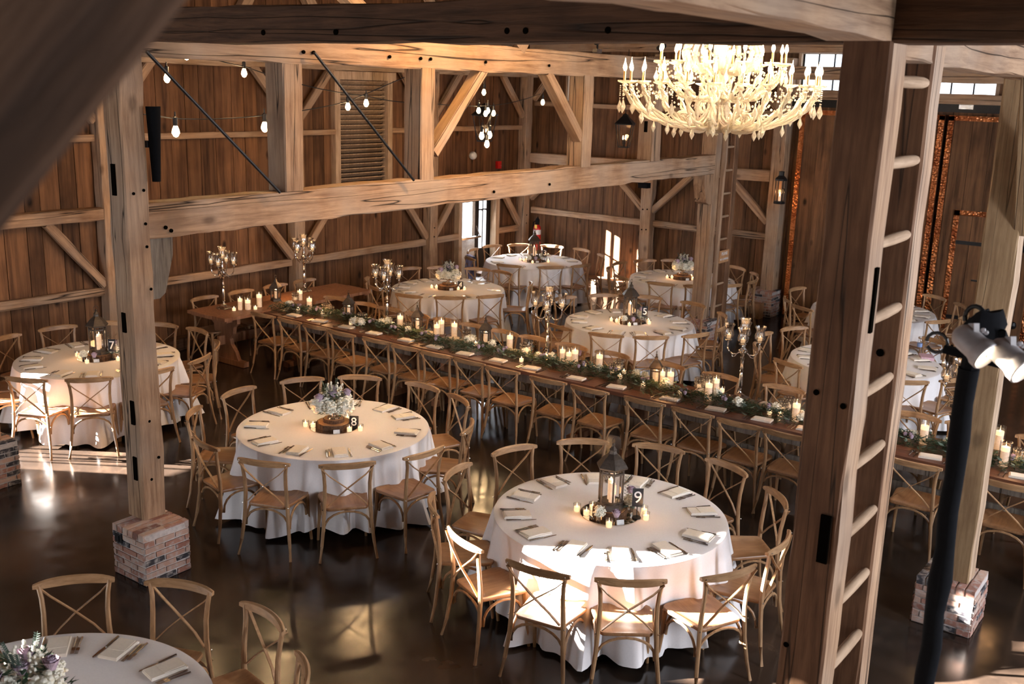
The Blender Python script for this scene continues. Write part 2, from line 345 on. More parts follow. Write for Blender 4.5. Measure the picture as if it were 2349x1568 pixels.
# ------------------------------------------------------------------ building shell
YA = 13.1      # inner face of the long left wall
XB = 18.25     # inner face of the right wall
XW, YS = -3.0, -4.0
def struct(o): o['kind'] = 'structure'; return o
b = MB(); b.box((7.6, 4.5, -.1), (23, 19, .2)); struct(b.build('floor', 'floor'))
def board_wall(name, axis, pos, a0, a1, z0, ztop, holes, w=.27, out=1, m='board'):
    """vertical boards; axis 'x' runs along X at y=pos, 'y' along Y at x=pos; holes = (a0,a1,z0,z1); out = side of the backing"""
    b = MB(); a = a0; rnd = random.Random(name)
    while a < a1-.01:
        ww = min(w*rnd.uniform(.75, 1.2), a1-a); cuts = []
        b.rv = rnd.random()+.01; zt = ztop(a+ww/2)
        edges = sorted({a, a+ww} | {min(max(h[k], a), a+ww) for h in holes for k in (0, 1)}); off = rnd.uniform(0, .008)
        for e0, e1 in zip(edges, edges[1:]):
            if e1-e0 < .002: continue
            mid = (e0+e1)/2; hs = sorted((h[2], h[3]) for h in holes if h[0] < mid < h[1]); z = z0; segs = []
            for h0, h1 in hs:
                if h0 > z: segs.append((z, h0))
                z = max(z, h1)
            if zt > z: segs.append((z, zt))
            g0 = .005 if e0 == a else 0; g1 = .005 if e1 == a+ww else 0
            for s0, s1 in segs:
                c = ((e0+g0+e1-g1)/2, pos+out*(.012+off)) if axis == 'x' else (pos+out*(.012+off), (e0+g0+e1-g1)/2)
                d = (e1-e0-g0-g1, .024) if axis == 'x' else (.024, e1-e0-g0-g1)
                b.mi = 0; b.box((c[0], c[1], (s0+s1)/2), (d[0], d[1], s1-s0))
                b.mi = 1; c2 = ((e0+e1)/2, pos+out*.09) if axis == 'x' else (pos+out*.09, (e0+e1)/2); d2 = (e1-e0, .1) if axis == 'x' else (.1, e1-e0)
                b.box((c2[0], c2[1], (s0+s1)/2), (d2[0], d2[1], s1-s0))
        a += ww
    return struct(b.build(name, [m, 'void']))
def roof_z(x): return 5.05 + (XB-x)*.62 if x > 9.6 else min(5.05+(x+3.0)*.62+1.0, 10.4) if x > -3 else 5.5
DOOR = (15.95, 17.02, 0, 2.10)
HA = [(-.78, -.19, 4.1, 5.0), (.02, .35, 4.84, 5.05), (3.1, 4.3, 1.0, 1.80), DOOR, (12.66, 13.82, 2.28, 4.02), (-2.6, -1.2, 1.0, 2.4)]
board_wall('wall_left', 'x', YA, XW, XB, 0, lambda a: roof_z(a)+.1, HA)
WB = [(11.58, 12.1, 3.72, 4.30), (6.35, 7.2, 4.0, 4.68), (3.95, 5.35, 4.0, 4.72)]
board_wall('wall_right', 'y', XB, YS, YA, 0, lambda a: 5.1, WB)
board_wall('wall_front', 'x', YS, XW, XB, 0, lambda a: roof_z(a)+.1, [(1.0, 8.0, 2.0, 4.4), (8.6, 15.6, 2.0, 4.4)], out=-1)
board_wall('wall_back', 'y', XW, YS, YA, 0, lambda a: 6.3, [(6.5, 11.5, 1.2, 3.6)], out=-1)
# roof, two slopes of boards with rafters
b = MB(); y = YS-.2
rr = random.Random(3)
while y < YA+.3:
    b.rv = rr.random()+.01
    b.bar((XB+.3, y, roof_z(XB)-.1+.02), (9.6, y, roof_z(9.61)+.02), .26, .03, up=(0, 0, 1)); b.bar((XW-.2, y, 5.95), (9.6, y, 10.42), .26, .03)
    y += .25
b.mi = 1; b.add([(XB+.6, YS-.3, 4.95), (XB+.6, YA+.3, 4.95), (9.6, YA+.3, 10.5), (9.6, YS-.3, 10.5)], [(0, 1, 2, 3)]); b.add([(XW-.6, YS-.3, 5.85), (XW-.6, YA+.3, 5.85), (9.6, YA+.3, 10.6), (9.6, YS-.3, 10.6)], [(0, 1, 2, 3)])
struct(b.build('ceiling', ['roofboard', 'void']))
k = 0
for y in [12.3-i*.62 for i in range(15)]:
    k += 1
    timber('rafter', (XB-.05, y, 4.93), (13.4, y, 7.94), .09, .13, 'pale', 'sloping roof rafter above the right wall plate, %s from the far corner' % ORD[k-1], 'rafter', group='rafters above the right wall')
# sill logs
struct(timber('baseboard_right', (XB-.12, 12.7, .09), (XB-.12, 7.75, .09), .22, .2, 'timber'))
struct(timber('baseboard_left', (5.0, YA-.1, .08), (15.9, YA-.1, .08), .2, .18, 'timber_dark'))
# ------------------------------------------------------------------ windows and doors of the shell
def window(n, axis, pos, a0, a1, z0, z1, nv, nh, out=1, m='pale', fr=.05, dep=.12):
    root = empty('window_%d' % n); struct(root); b = MB(); d = dep
    def bx(mb, u0, u1, w0, w1, t=d, o=.02):
        c = ((u0+u1)/2, pos+out*o, (w0+w1)/2) if axis == 'x' else (pos+out*o, (u0+u1)/2, (w0+w1)/2)
        mb.box(c, (u1-u0, t, w1-w0) if axis == 'x' else (t, u1-u0, w1-w0))
    bx(b, a0-fr, a0, z0-fr, z1+fr); bx(b, a1, a1+fr, z0-fr, z1+fr); bx(b, a0, a1, z0-fr, z0); bx(b, a0, a1, z1, z1+fr)
    b.build('window_frame', m, root)
    b = MB()
    for i in range(1, nv): q = a0+(a1-a0)*i/nv; bx(b, q-.011, q+.011, z0, z1, .03, .06)
    for i in range(1, nh): q = z0+(z1-z0)*i/nh; bx(b, a0, a1, q-.011, q+.011, .03, .06)
    if b.v: b.build('muntin', 'blade_black', root)
    b = MB(); bx(b, a0, a1, z0, z1, .005, .062); b.build('pane', 'pane', root)
window(1, 'y', XB, 11.58, 12.1, 3.72, 4.30, 2, 2)
window(2, 'y', XB, 6.35, 7.2, 4.0, 4.68, 3, 2)
window(3, 'y', XB, 3.95, 5.35, 4.0, 4.72, 4, 2)
window(4, 'x', YA, -.78, -.19, 4.1, 5.0, 1, 1)
window(5, 'x', YA, .02, .35, 4.84, 5.05, 1, 1)
window(6, 'x', YA, 3.1, 4.3, 1.0, 1.80, 4, 1)
# louvred opening
root = empty('window_7', (0, 0, 0)); struct(root)
b = MB()
for x in (12.60, 13.88): b.box((x, YA-.03, 3.15), (.12, .16, 1.95))
b.box((13.24, YA-.04, 4.08), (1.52, .20, .14)); b.box((13.24, YA-.03, 2.22), (1.4, .16, .1)); b.build('window_frame', 'pale', root)
b = MB(); z = 2.32
while z < 4.0:
    b.box((13.24, YA+.02, z), (1.16, .13, .018), Matrix.Rotation(R(-28), 3, 'X')); z += .082
b.build('louvre_slats', 'pale', root)
b = MB(); b.box((13.24, YA+.2, 3.15), (1.5, .02, 2.0)); b.build('backing', 'roofboard', root)
# glazed exit door in the left wall, opened inward leaf with push bar
root = empty('door_1', (0, 0, 0)); struct(root)
b = MB(); b.box((15.9, YA-.02, 1.05), (.1, .2, 2.1)); b.box((17.08, YA-.02, 1.05), (.12, .24, 2.1)); b.box((16.5, YA-.02, 2.12), (1.3, .2, .06)); b.build('door_frame', 'pale', root)
b = MB()
for x0, x1, z0, z1 in ((15.97, 16.07, .02, 2.10), (16.42, 16.52, .02, 2.10), (16.07, 16.42, .02, 1.0), (16.07, 16.42, 2.00, 2.10), (16.07, 16.42, 1.72, 1.76), (16.235, 16.255, 1.0, 2.00)):
    b.box(((x0+x1)/2, YA+.04, (z0+z1)/2), (x1-x0, .05, z1-z0))
b.build('door_leaf', ['whitepaint'], root)
b = MB(); b.box((16.245, YA+.055, 1.5), (.35, .006, 1.0)); b.box((16.77, YA+.055, 1.37), (.26, .006, 1.3)); b.build('pane', 'pane', root)
b = MB()
for x0, x1, z0, z1 in ((16.52, 16.66, 0, 2.10), (16.90, 17.02, 0, 2.10), (16.66, 16.9, 0, .72), (16.66, 16.9, 2.02, 2.10), (16.66, 16.9, 1.5, 1.525), (16.765, 16.80, .72, 2.02)):
    b.box(((x0+x1)/2, YA+.05, (z0+z1)/2), (x1-x0, .05, z1-z0))
b.build('side_leaf', 'blade_black', root)
b = MB(); b.bar((16.0, YA-.06, .98), (16.62, YA-.06, .98), .04); b.bar((16.6, YA-.06, .98), (16.55, YA, 1.2), .02); b.build('push_bar', 'steel', root)
# copper trimmed sliding barn doors on the right wall
def barn_door(n, y0, y1, small=None):
    root = empty('door_%d' % n); struct(root); X = XB-.10
    b = MB(); y = y0; r = random.Random(n)
    while y < y1-.02:
        w = min(r.uniform(.2, .3), y1-y); b.rv = r.random()+.01; b.box((X, y+w/2, 1.88), (.05, w-.006, 3.66)); y += w
    b.build('door_boards', 'board', root)
    b = MB()
    for yy in (y0+.045, y1-.045): b.box((X-.03, yy, 1.88), (.03, .09, 3.68))
    b.box((X-.03, (y0+y1)/2, 3.69), (.03, y1-y0, .08)); b.build('copper_trim', 'copper', root)
    if small:
        s0, s1, sz = small
        b = MB(); b.box((X-.035, s1+.04, sz/2+.1), (.03, .09, sz)); b.box((X-.035, (s0+s1)/2, sz+.06), (.03, s1-s0+.17, .09)); b.box((X-.035, s0-.04, sz/2+.1), (.03, .09, sz)); b.build('hatch_copper_trim', 'copper', root)
        b = MB(); y = s0
        while y < s1-.02: w = min(.24, s1-y); b.rv = r.random()+.01; b.box((X-.04, y+w/2, sz/2+.06), (.03, w-.008, sz-.08)); y += w
        ho = b.build('hatch_boards', 'board', root)
        for zz in (.45, sz-.42):
            b = MB(); b.box((X-.062, (s0+s1)/2+.1, zz), (.012, s1-s0-.2, .06)); b.blob((X-.062, s0+.12, zz), .05, 8, sz=1.3); b.build('strap_hinge', 'blade_black', root)
        b = MB(); b.box((X-.065, s0+.55, 1.12), (.015, .07, .25)); b.bar((X-.07, s0+.52, 1.1), (X-.07, s0+.85, 1.1), .025); b.bar((X-.1, s0+.55, 1.05), (X-.1, s0+.55, 1.2), .02); b.build('latch', 'blade_black', root)
    return root
barn_door(2, 4.64, 7.08)
barn_door(3, 2.75, 4.58, small=(3.05, 4.22, 2.12))
barn_door(4, .6, 2.66)
b = MB(); b.box((XB-.10, 4.0, 3.86), (.07, 6.8, .16)); struct(b.build('trim_1', 'blade_black'))
b = MB(); b.box((XB-.15, 4.33, 3.87), (.02, .22, .07)); tag(b.build('door_bracket', 'steel'), 'small steel bracket on the black rail above the copper trimmed door', 'bracket')
# ------------------------------------------------------------------ wall timbers
WP = [(5.0, 'far left'), (8.19, 'behind the nearest brick pier post'), (11.62, 'behind the second candelabra'), (14.98, 'beside the glazed door'), (17.98, 'corner')]
for i, (x, t) in enumerate(WP):
    p = timber('wall_post', (x, YA-.12, .1), (x, YA-.12, 4.2), .22, .2, 'timber', 'hewn wall post on the left wall, %s' % t, 'post', group='posts on the left wall')
    for dz in (1.15, 1.32): peg(p, (x-.03+dz*.03, YA-.225, dz), (0, -1, 0), .012)
for i, ((x0, _), (x1, t)) in enumerate(zip(WP, WP[1:])):
    a, c = x0+.11, x1-.11; bay = ('leftmost bay', 'second bay from the left', 'louvred bay', 'glazed door bay')[i]
    if i < 3:
        timber('wall_girt', (a, YA-.07, 1.05), (c, YA-.07, 1.05), .10, .12, 'timber', 'low horizontal rail of the left wall, %s' % bay, 'rail')
    else:
        timber('wall_girt', (a, YA-.07, 1.05), (15.85, YA-.07, 1.05), .10, .12, 'timber', 'short low rail of the left wall, left of the glazed door', 'rail')
        timber('wall_girt', (17.14, YA-.07, 1.05), (c, YA-.07, 1.05), .10, .12, 'timber', 'short low rail of the left wall, right of the glazed door', 'rail')
    timber('wall_beam', (a, YA-.12, 2.14), (c, YA-.12, 2.14), .2, .17, 'timber', 'middle beam of the left wall, %s' % bay, 'beam')
    if i != 2: timber('wall_girt', (a, YA-.07, 3.15), (c, YA-.07, 3.15), .10, .09, 'timber', 'upper rail of the left wall, %s' % bay, 'rail')
    else:
        for q0, q1, tt in ((a, 12.54, 'left of the louvre'), (13.94, c, 'right of the louvre')): timber('wall_girt', (q0, YA-.07, 3.15), (q1, YA-.07, 3.15), .10, .09, 'timber', 'short upper rail of the left wall, %s' % tt, 'rail')
    zb = 2.06
    for s, q in ((1, a), (-1, c)):
        side = 'left' if s > 0 else 'right'
        if not (i == 0 and s > 0): timber('brace', (q, YA-.12, zb-.92), (q+s*.78, YA-.12, zb), .12, .10, 'timber', 'lower diagonal brace of the left wall, %s end of the %s' % (side, bay), 'brace', up=(0, 1, 0))
        timber('brace', (q, YA-.12, 3.38), (q+s*.72, YA-.12, 4.19), .12, .10, 'timber', 'upper diagonal brace of the left wall, %s end of the %s' % (side, bay), 'brace', up=(0, 1, 0))
timber('wall_plate', (4.0, YA-.12, 4.24), (XB, YA-.12, 4.24), .2, .16, 'pale', 'long top plate beam of the left wall above the string lights', 'beam')
timber('gable_strut', (12.6, YA-.12, 4.32), (11.4, YA-.12, 6.0), .16, .16, 'pale', 'leaning strut on the left wall above its top plate, over the louvre', 'brace', up=(0, 1, 0))
timber('gable_strut', (10.2, YA-.12, 4.32), (11.3, YA-.12, 6.0), .16, .16, 'pale', 'leaning strut on the left wall above its top plate, left of the louvre', 'brace', up=(0, 1, 0))
timber('gable_strut', (15.6, YA-.12, 4.32), (14.6, YA-.12, 5.9), .14, .14, 'pale', 'leaning strut on the left wall above its top plate, near the corner', 'brace', up=(0, 1, 0))
# right wall
XR = XB-.13
BP = [(10.03, 'middle'), (7.38, 'beside the copper trimmed doors')]
for y, t in BP:
    p = timber('wall_post', (XR, y, .1 if y > 8 else .44), (XR, y, 4.6), .2 if y > 8 else .30, .24, 'timber', 'hewn wall post on the right wall, %s' % t, 'post', group='posts on the right wall')
    for dz in (1.7, 1.3): peg(p, (XR-.125, y+.05, dz), (-1, 0, 0), .014); peg(p, (XR-.125, y-.05, dz+.01), (-1, 0, 0), .014)
for y0, y1, t in ((12.87, 10.13, 'corner bay'), (9.93, 7.52, 'ladder bay')):
    timber('wall_girt', (XB-.07, y0, 1.42), (XB-.07, y1, 1.42), .1, .12, 'timber', 'low pale rail of the right wall, %s' % t, 'rail')
    timber('wall_beam', (XR, y0, 2.53), (XR, y1, 2.53), .2, .20, 'timber', 'middle beam of the right wall, %s' % t, 'beam')
    timber('wall_girt', (XB-.07, y0, 3.64), (XB-.07, y1, 3.64), .1, .09, 'timber', 'upper rail of the right wall, %s' % t, 'rail')
    for s, q in ((-1, y0), (1, y1)):
        e = 'far' if s < 0 else 'near'
        timber('brace', (XR, q, 1.68), (XR, q+s*.80, 2.43), .12, .11, 'timber', 'lower diagonal brace of the right wall, %s end of the %s' % (e, t), 'brace', up=(1, 0, 0))
        timber('brace', (XR, q, 3.72), (XR, q+s*.62, 4.5), .11, .10, 'timber', 'upper diagonal brace of the right wall, %s end of the %s' % (e, t), 'brace', up=(1, 0, 0))
timber('window_beam', (XR-.03, 7.25, 4.35), (XR-.03, -1.5, 4.35), .2, .22, 'timber', 'horizontal beam running across the high windows above the copper trimmed doors', 'beam')
timber('wall_plate', (XR-.05, YA-.2, 4.82), (XR-.05, -1.5, 4.82), .26, .26, 'timber', 'long top plate beam of the right wall under the rafters', 'beam')
timber('door_header', (XR-.03, 7.2, 3.99), (XR-.03, -1.5, 3.99), .16, .16, 'timber', 'horizontal header beam above the black sliding door rail', 'beam')
# ------------------------------------------------------------------ brick piers
def pier(x0, y0, w, d, h, label, plate=None, seed=1):
    root = empty('brick_pier', (x0+w/2, y0+d/2, 0)); tag(root, label, 'brick pier', 'brick piers under posts')
    b = MB(); b.box((0, 0, h/2-.008), (w-.010, d-.010, h-.012)); b.build('mortar_core', 'mortar', root)
    b = MB(); r = random.Random(seed); n = max(4, round((h-.06)/.052)); ch = (h-.06)/n; g = .014
    def brk(c, dm):
        b.rv = r.random()*.99+.005
        x, y, z = dm[0]/2, dm[1]/2, dm[2]/2; j = lambda: r.uniform(-.003, .003)
        vs = [(c[0]+a*x+j(), c[1]+e*y+j(), c[2]+f*z+j()) for a in (-1, 1) for e in (-1, 1) for f in (-1, 1)]
        b.add(vs, [(0, 1, 3, 2), (4, 6, 7, 5), (0, 4, 5, 1), (2, 3, 7, 6), (0, 2, 6, 4), (1, 5, 7, 3)])
    for i in range(n):
        z = (i+.5)*ch
        for side in range(4):
            L = w if side % 2 == 0 else d; O = (d if side % 2 == 0 else w)/2-.045; a = -L/2+(0 if i % 2 else -.0)
            pat = [.19]*8 if i % 2 else [.1]+[.19]*8
            for q in pat:
                e = min(a+q, L/2)
                if e-a < .03: break
                m_ = (a+e)/2; s = e-a-g
                c = {0: (m_, -O, z), 1: (O, m_, z), 2: (m_, O, z), 3: (-O, m_, z)}[side]
                brk(c, (s, .1, ch-g) if side % 2 == 0 else (.1, s, ch-g)); a = e
    nn = round(d/.075); 
    for i in range(nn):
        yy = -d/2+(i+.5)*d/nn
        for sx in (-1, 1): brk((sx*w/4, yy, h-.031), (w/2+.006, d/nn-g, .060))
    b.build('bricks', 'brick', root)
    if plate:
        b = MB(); b.box(plate, (.012, .10, .07)); b.box((plate[0]-.008, plate[1], plate[2]), (.008, .03, .05)); b.build('socket_plate', 'blade_black', root)
    return root
pier(4.45, 6.84, .43, .43, .44, 'square brick pier under the hewn post on the left, beside the dark floor', (-.222, .12, .33), 4)
pier(4.54, 9.68, .43, .45, .46, 'brick pier cut by the left photo edge with sunlit top, in front of table seven', None, 9)
pier(7.91, 1.37, .44, .44, .39, 'brick pier behind the black lamp stand at the lower right', (-.228, .05, .30), 12)
pier(14.85, 7.02, .45, .45, .42, 'brick pier under the ladder post behind table five', None, 21)
pier(17.8, 7.18, .42, .46, .47, 'brick pier under the right wall post, sunlit white on its left face', None, 33)
b = MB(); b.box((0, 0, .14), (.2, .2, .28)); tag(b.build('floor_box', 'sign', loc=(17.6, 7.38, 0)), 'small brown wooden box on the floor against the sunlit brick pier', 'box')
# ------------------------------------------------------------------ main frame
p = timber('timber_post', (4.74, 7.2, .44), (4.74, 7.2, 4.24), .21, .22, 'timber', 'tall hewn post standing on the square brick pier at left', 'post', up=(0, 1, 0), rough=.009, seed=3)
for dx, z in ((-.03, 3.12), (.06, 3.14), (.06, 2.88), (.06, 2.7), (.075, 2.36), (-.01, 1.28), (.06, .95), (-.02, .78)): peg(p, (4.74+dx, 7.088, z), (0, -1, 0), .012)
for z, h, y in ((3.22, .24, 7.22), (1.36, .2, 7.16), (.88, .2, 7.17), (2.1, .16, 7.2)): mortise(p, (4.634, y, z), (.02, .045, h))
timber('timber_post', (4.76, 9.9, .46), (4.76, 9.9, 4.24), .21, .22, 'timber', 'hewn post on the brick pier at the left edge of the photo', 'post', up=(0, 1, 0))
tb = timber('tie_beam', (4.85, 7.23, 2.89), (15.0, 7.27, 2.90), .22, .285, 'timber', 'thick pale hewn tie beam spanning the hall at mid height', 'beam', rough=.014, seed=11)
for x, z in ((5.05, 2.8), (5.0, 2.83), (9.3, 2.84), (10.4, 2.86)): peg(tb, (x, 7.115, z), (0, -1, 0), .016)
ut = timber('tie_beam', (3.8, 7.23, 4.28), (15.2, 7.27, 4.28), .22, .28, 'timber', 'upper tie beam glowing orange under the dark foreground beam', 'beam', rough=.01, seed=17)
for x in (6.5, 6.62, 7.6, 8.05, 8.2, 9.1, 10.3): peg(ut, (x, 7.115, 4.24), (0, -1, 0), .016)
b = MB(); b.mi = 0
# corbel under the beam end
b.T = Matrix.Translation((0, 7.14, 0)) @ Matrix.Rotation(R(90), 4, 'X')
b.prism([(4.86, 2.75), (5.075, 2.75), (5.07, 2.60), (4.985, 2.30), (4.93, 2.26), (4.86, 2.26)], -.19, -.0); b.T = None
tag(b.build('corbel', 'weathered'), 'grey carved bracket block under the left end of the thick tie beam', 'bracket')
b = MB(); b.T = Matrix.Translation((0, 7.18, 0)) @ Matrix.Rotation(R(90), 4, 'X')
b.prism([(14.98, 2.75), (14.7, 2.75), (14.7, 2.62), (14.8, 2.32), (14.9, 2.28), (14.98, 2.28)], -.19, 0); b.T = None
tag(b.build('corbel', 'timber'), 'carved bracket block under the right end of the thick tie beam by the ladder', 'bracket')
for x, w, t in ((6.38, .22, 'first from the left'), (8.18, .21, 'second from the left beside the louvre'), (11.22, .22, 'third from the left'), (13.02, .24, 'fourth from the left behind the chandelier')):
    p = timber('queen_post', (x, 7.25, 3.03), (x, 7.25, 4.15), w, .24, 'timber', 'short upright between the tie beams, %s' % t, 'post', up=(0, 1, 0), group='uprights between the tie beams')
mortise(p, (12.9, 7.25, 3.5), (.02, .05, .15))
for a, c, t in (((8.32, 3.30), (9.15, 4.17), 'leaning right beside the louvre upright'), ((11.14, 3.38), (10.35, 4.17), 'leaning left from the third upright')):
    timber('brace', (a[0], 7.22, a[1]), (c[0], 7.22, c[1]), .11, .15, 'timber', 'diagonal brace between the tie beams, %s' % t, 'brace', up=(0, 1, 0))
timber('brace', (9.75, 7.25, 4.4), (10.35, 7.25, 5.3), .22, .22, 'timber', 'leaning strut rising from the upper tie beam to the roof', 'brace', up=(0, 1, 0))
timber('brace', (8.15, 7.6, 4.4), (7.6, 8.4, 5.3), .14, .14, 'pale', 'small strut above the upper tie beam near the black spotlight', 'brace', up=(0, 1, 0))
timber('brace', (13.6, 6.9, 4.4), (12.9, 6.9, 5.6), .14, .14, 'pale', 'pale strut rising right of the chandelier', 'brace', up=(0, 1, 0))
timber('timber_post', (15.11, 7.3, .42), (15.11, 7.3, 5.8), .2, .24, 'timber', 'hewn post on the brick pier behind table five, carrying the ladder', 'post', up=(0, 1, 0), rough=.007)
# far ladder
root = empty('ladder', (15.24, 7.13, 0)); tag(root, 'wooden ladder fixed to the post behind table five', 'ladder')
def lad(root, x1, x2, y, w1, w2, d, ztop, zs, m1, m2, rr_=.018):
    for x, w, m in ((x1, w1, m1), (x2, w2, m2)):
        o = timber('side_rail', (x, y+(d/2 if w > .1 else 0), 0), (x, y+(d/2 if w > .1 else 0), ztop), w, d if w > .1 else .07, m, up=(0, 1, 0)); o.parent = root; o.matrix_parent_inverse = root.matrix_world.inverted()
    for z in zs:
        b = MB(); b.tube([(x1+w1/2-.03, y+.03, z), (x1+w1/2+.05, y+.03, z), ((x1+x2)/2, y+.03, z), (x2-w2/2-.03, y+.03, z), (x2-w2/2+.02, y+.03, z)], [rr_*.9, rr_, rr_*1.12, rr_, rr_*.8], 10)
        o = b.build('rung', 'rung', root, smooth=True); o.matrix_parent_inverse = Matrix.Translation(-root.location)
bpy.context.view_layer.update()
lad(root, 15.24, 15.70, 7.14, .06, .16, .2, 5.6, [3.5-.367*i+.02 for i in range(-2, 9)], 'timber', 'timber_brown')
b = MB(); b.box((0, 0, 0), (.34, .025, .2)); s = b.build('wooden_sign', 'sign', loc=(15.42, 7.10, 1.42)); tag(s, 'small wooden sign with white lettering hanging between the ladder rungs', 'sign')
def text(s, size, loc, rot, m, parent=None, name='lettering', ext=.0015, align='CENTER'):
    c = bpy.data.curves.new(name, 'FONT'); c.body = s; c.size = size; c.extrude = ext; c.align_x = align; c.align_y = 'CENTER'
    c.materials.append(M[m]); o = bpy.data.objects.new(name, c); COL.objects.link(o); o.location = loc; o.rotation_euler = rot
    dg = bpy.context.evaluated_depsgraph_get(); me = bpy.data.meshes.new_from_object(o.evaluated_get(dg)); bpy.data.objects.remove(o)
    me.materials.clear(); me.materials.append(M[m]); o = bpy.data.objects.new(name, me); COL.objects.link(o); o.location = loc; o.rotation_euler = rot
    if parent: o.parent = parent
    return o
text('PLEASE', .07, (0, -.015, .045), (R(90), 0, 0), 'chalkpen', s)
text('NO CLIMBING', .048, (0, -.015, -.045), (R(90), 0, 0), 'chalkpen', s)
# near ladder made of two tall posts
root = empty('post_ladder', (4.65, 1.41, 0)); tag(root, 'massive dark post ladder of two timbers with round rungs in the right foreground', 'ladder')
bpy.context.view_layer.update()
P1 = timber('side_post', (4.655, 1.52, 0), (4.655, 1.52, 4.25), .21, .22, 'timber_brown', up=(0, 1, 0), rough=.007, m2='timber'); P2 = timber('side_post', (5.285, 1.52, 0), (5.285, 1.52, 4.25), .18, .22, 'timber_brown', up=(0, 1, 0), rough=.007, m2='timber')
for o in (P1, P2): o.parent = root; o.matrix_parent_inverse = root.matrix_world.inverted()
bpy.context.view_layer.update()
for i in range(11):
    z = 4.08-.3575*i; b = MB(); y = 1.44; x1, x2 = 4.76, 5.2
    b.tube([(x1-.03, y, z), (x1+.08, y, z), (x1+.22, y, z), (x2-.06, y, z), (x2-.01, y, z), (x2+.005, y, z)], [.024, .027, .029, .027, .022, .016], 12)
    o = b.build('rung', 'rung', root, smooth=True); o.matrix_parent_inverse = root.matrix_world.inverted()
for c, d in (((4.548, 1.47, 1.98), (.02, .05, .24)), ((4.67, 1.408, 3.12), (.035, .02, .3)), ): mortise(P1, c, d)
for y, z in ((1.58, 2.68), (1.45, 2.64), (1.6, 1.38), (1.57, 1.02), (1.45, 1.02)): peg(P1, (4.548, y, z), (-1, 0, 0), .014)
peg(P2, (5.193, 1.5, 2.76), (-1, 0, 0), .02)
# dark plate running overhead and the foreground beams
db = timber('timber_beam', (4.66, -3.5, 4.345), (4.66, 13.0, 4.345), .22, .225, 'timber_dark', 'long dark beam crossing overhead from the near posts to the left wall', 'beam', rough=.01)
for y in (1.78, 2.8, 3.3, 3.42, 4.7, 5.35, 5.9): peg(db, (4.548, y, 4.29), (-1, 0, 0), .017)
A = timber('timber_beam', (.9, 1.53, 4.37), (4.72, 1.53, 4.375), .23, .25, 'timber', 'pale foreground beam overhead running into the top of the ladder post', 'beam', rough=.012)
B_ = timber('timber_beam', (4.76, 1.53, 4.325), (9.4, 1.53, 4.30), .23, .31, 'timber', 'pale beam overhead running right from the ladder post', 'beam', rough=.014, seed=5)
for x in (4.65, 4.72): peg(A, (x, 1.41, 4.34), (0, -1, 0), .018, 'timber')
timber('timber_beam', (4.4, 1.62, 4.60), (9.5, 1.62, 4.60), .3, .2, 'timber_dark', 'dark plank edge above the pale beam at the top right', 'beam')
timber('timber_post', (8.12, 1.57, .39), (8.12, 1.57, 4.2), .22, .24, 'timber_mid', 'tall pale post on the brick pier at right, behind the black lamp stand', 'post', up=(0, 1, 0), rough=.008, seed=2, m2='pale')  # shade of the X faces put into their darker colour, Y faces kept pale
timber('brace', (8.12, 1.44, 3.12), (7.62, 1.44, 4.22), .2, .12, 'timber_mid', 'slanting brace at the top of the pale right post', 'brace', up=(0, 1, 0))
timber('timber_beam', (-1.0, 1.75, 4.3), (.2, 4.6, 4.5), .2, .22, 'timber_dark', 'dark beam end glimpsed in the top left corner behind the blurred brace', 'beam')
# blurred brace close to the camera
a0 = EYE + (FW*F + (-375-1174.5)*RT - (630-784)*UP).normalized()*1.05; a1 = EYE + (FW*F + (490-1174.5)*RT - (-390-784)*UP).normalized()*1.25
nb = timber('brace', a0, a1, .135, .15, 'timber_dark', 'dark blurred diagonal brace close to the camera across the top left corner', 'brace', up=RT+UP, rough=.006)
# black steel rods
for a, c, t in (((4.93, 4.13), (6.14, 3.04), 'left'), ((6.63, 4.19), (7.89, 3.05), 'right, crossing the louvre')):
    b = MB(); b.tube([(a[0]-.06, 7.06, a[1]+.05), (c[0], 7.06, c[1])], .013, 8); tag(b.build('tie_rod', 'blade_black'), 'sloping black steel rod between the tie beams, the %s one' % t, 'rod')
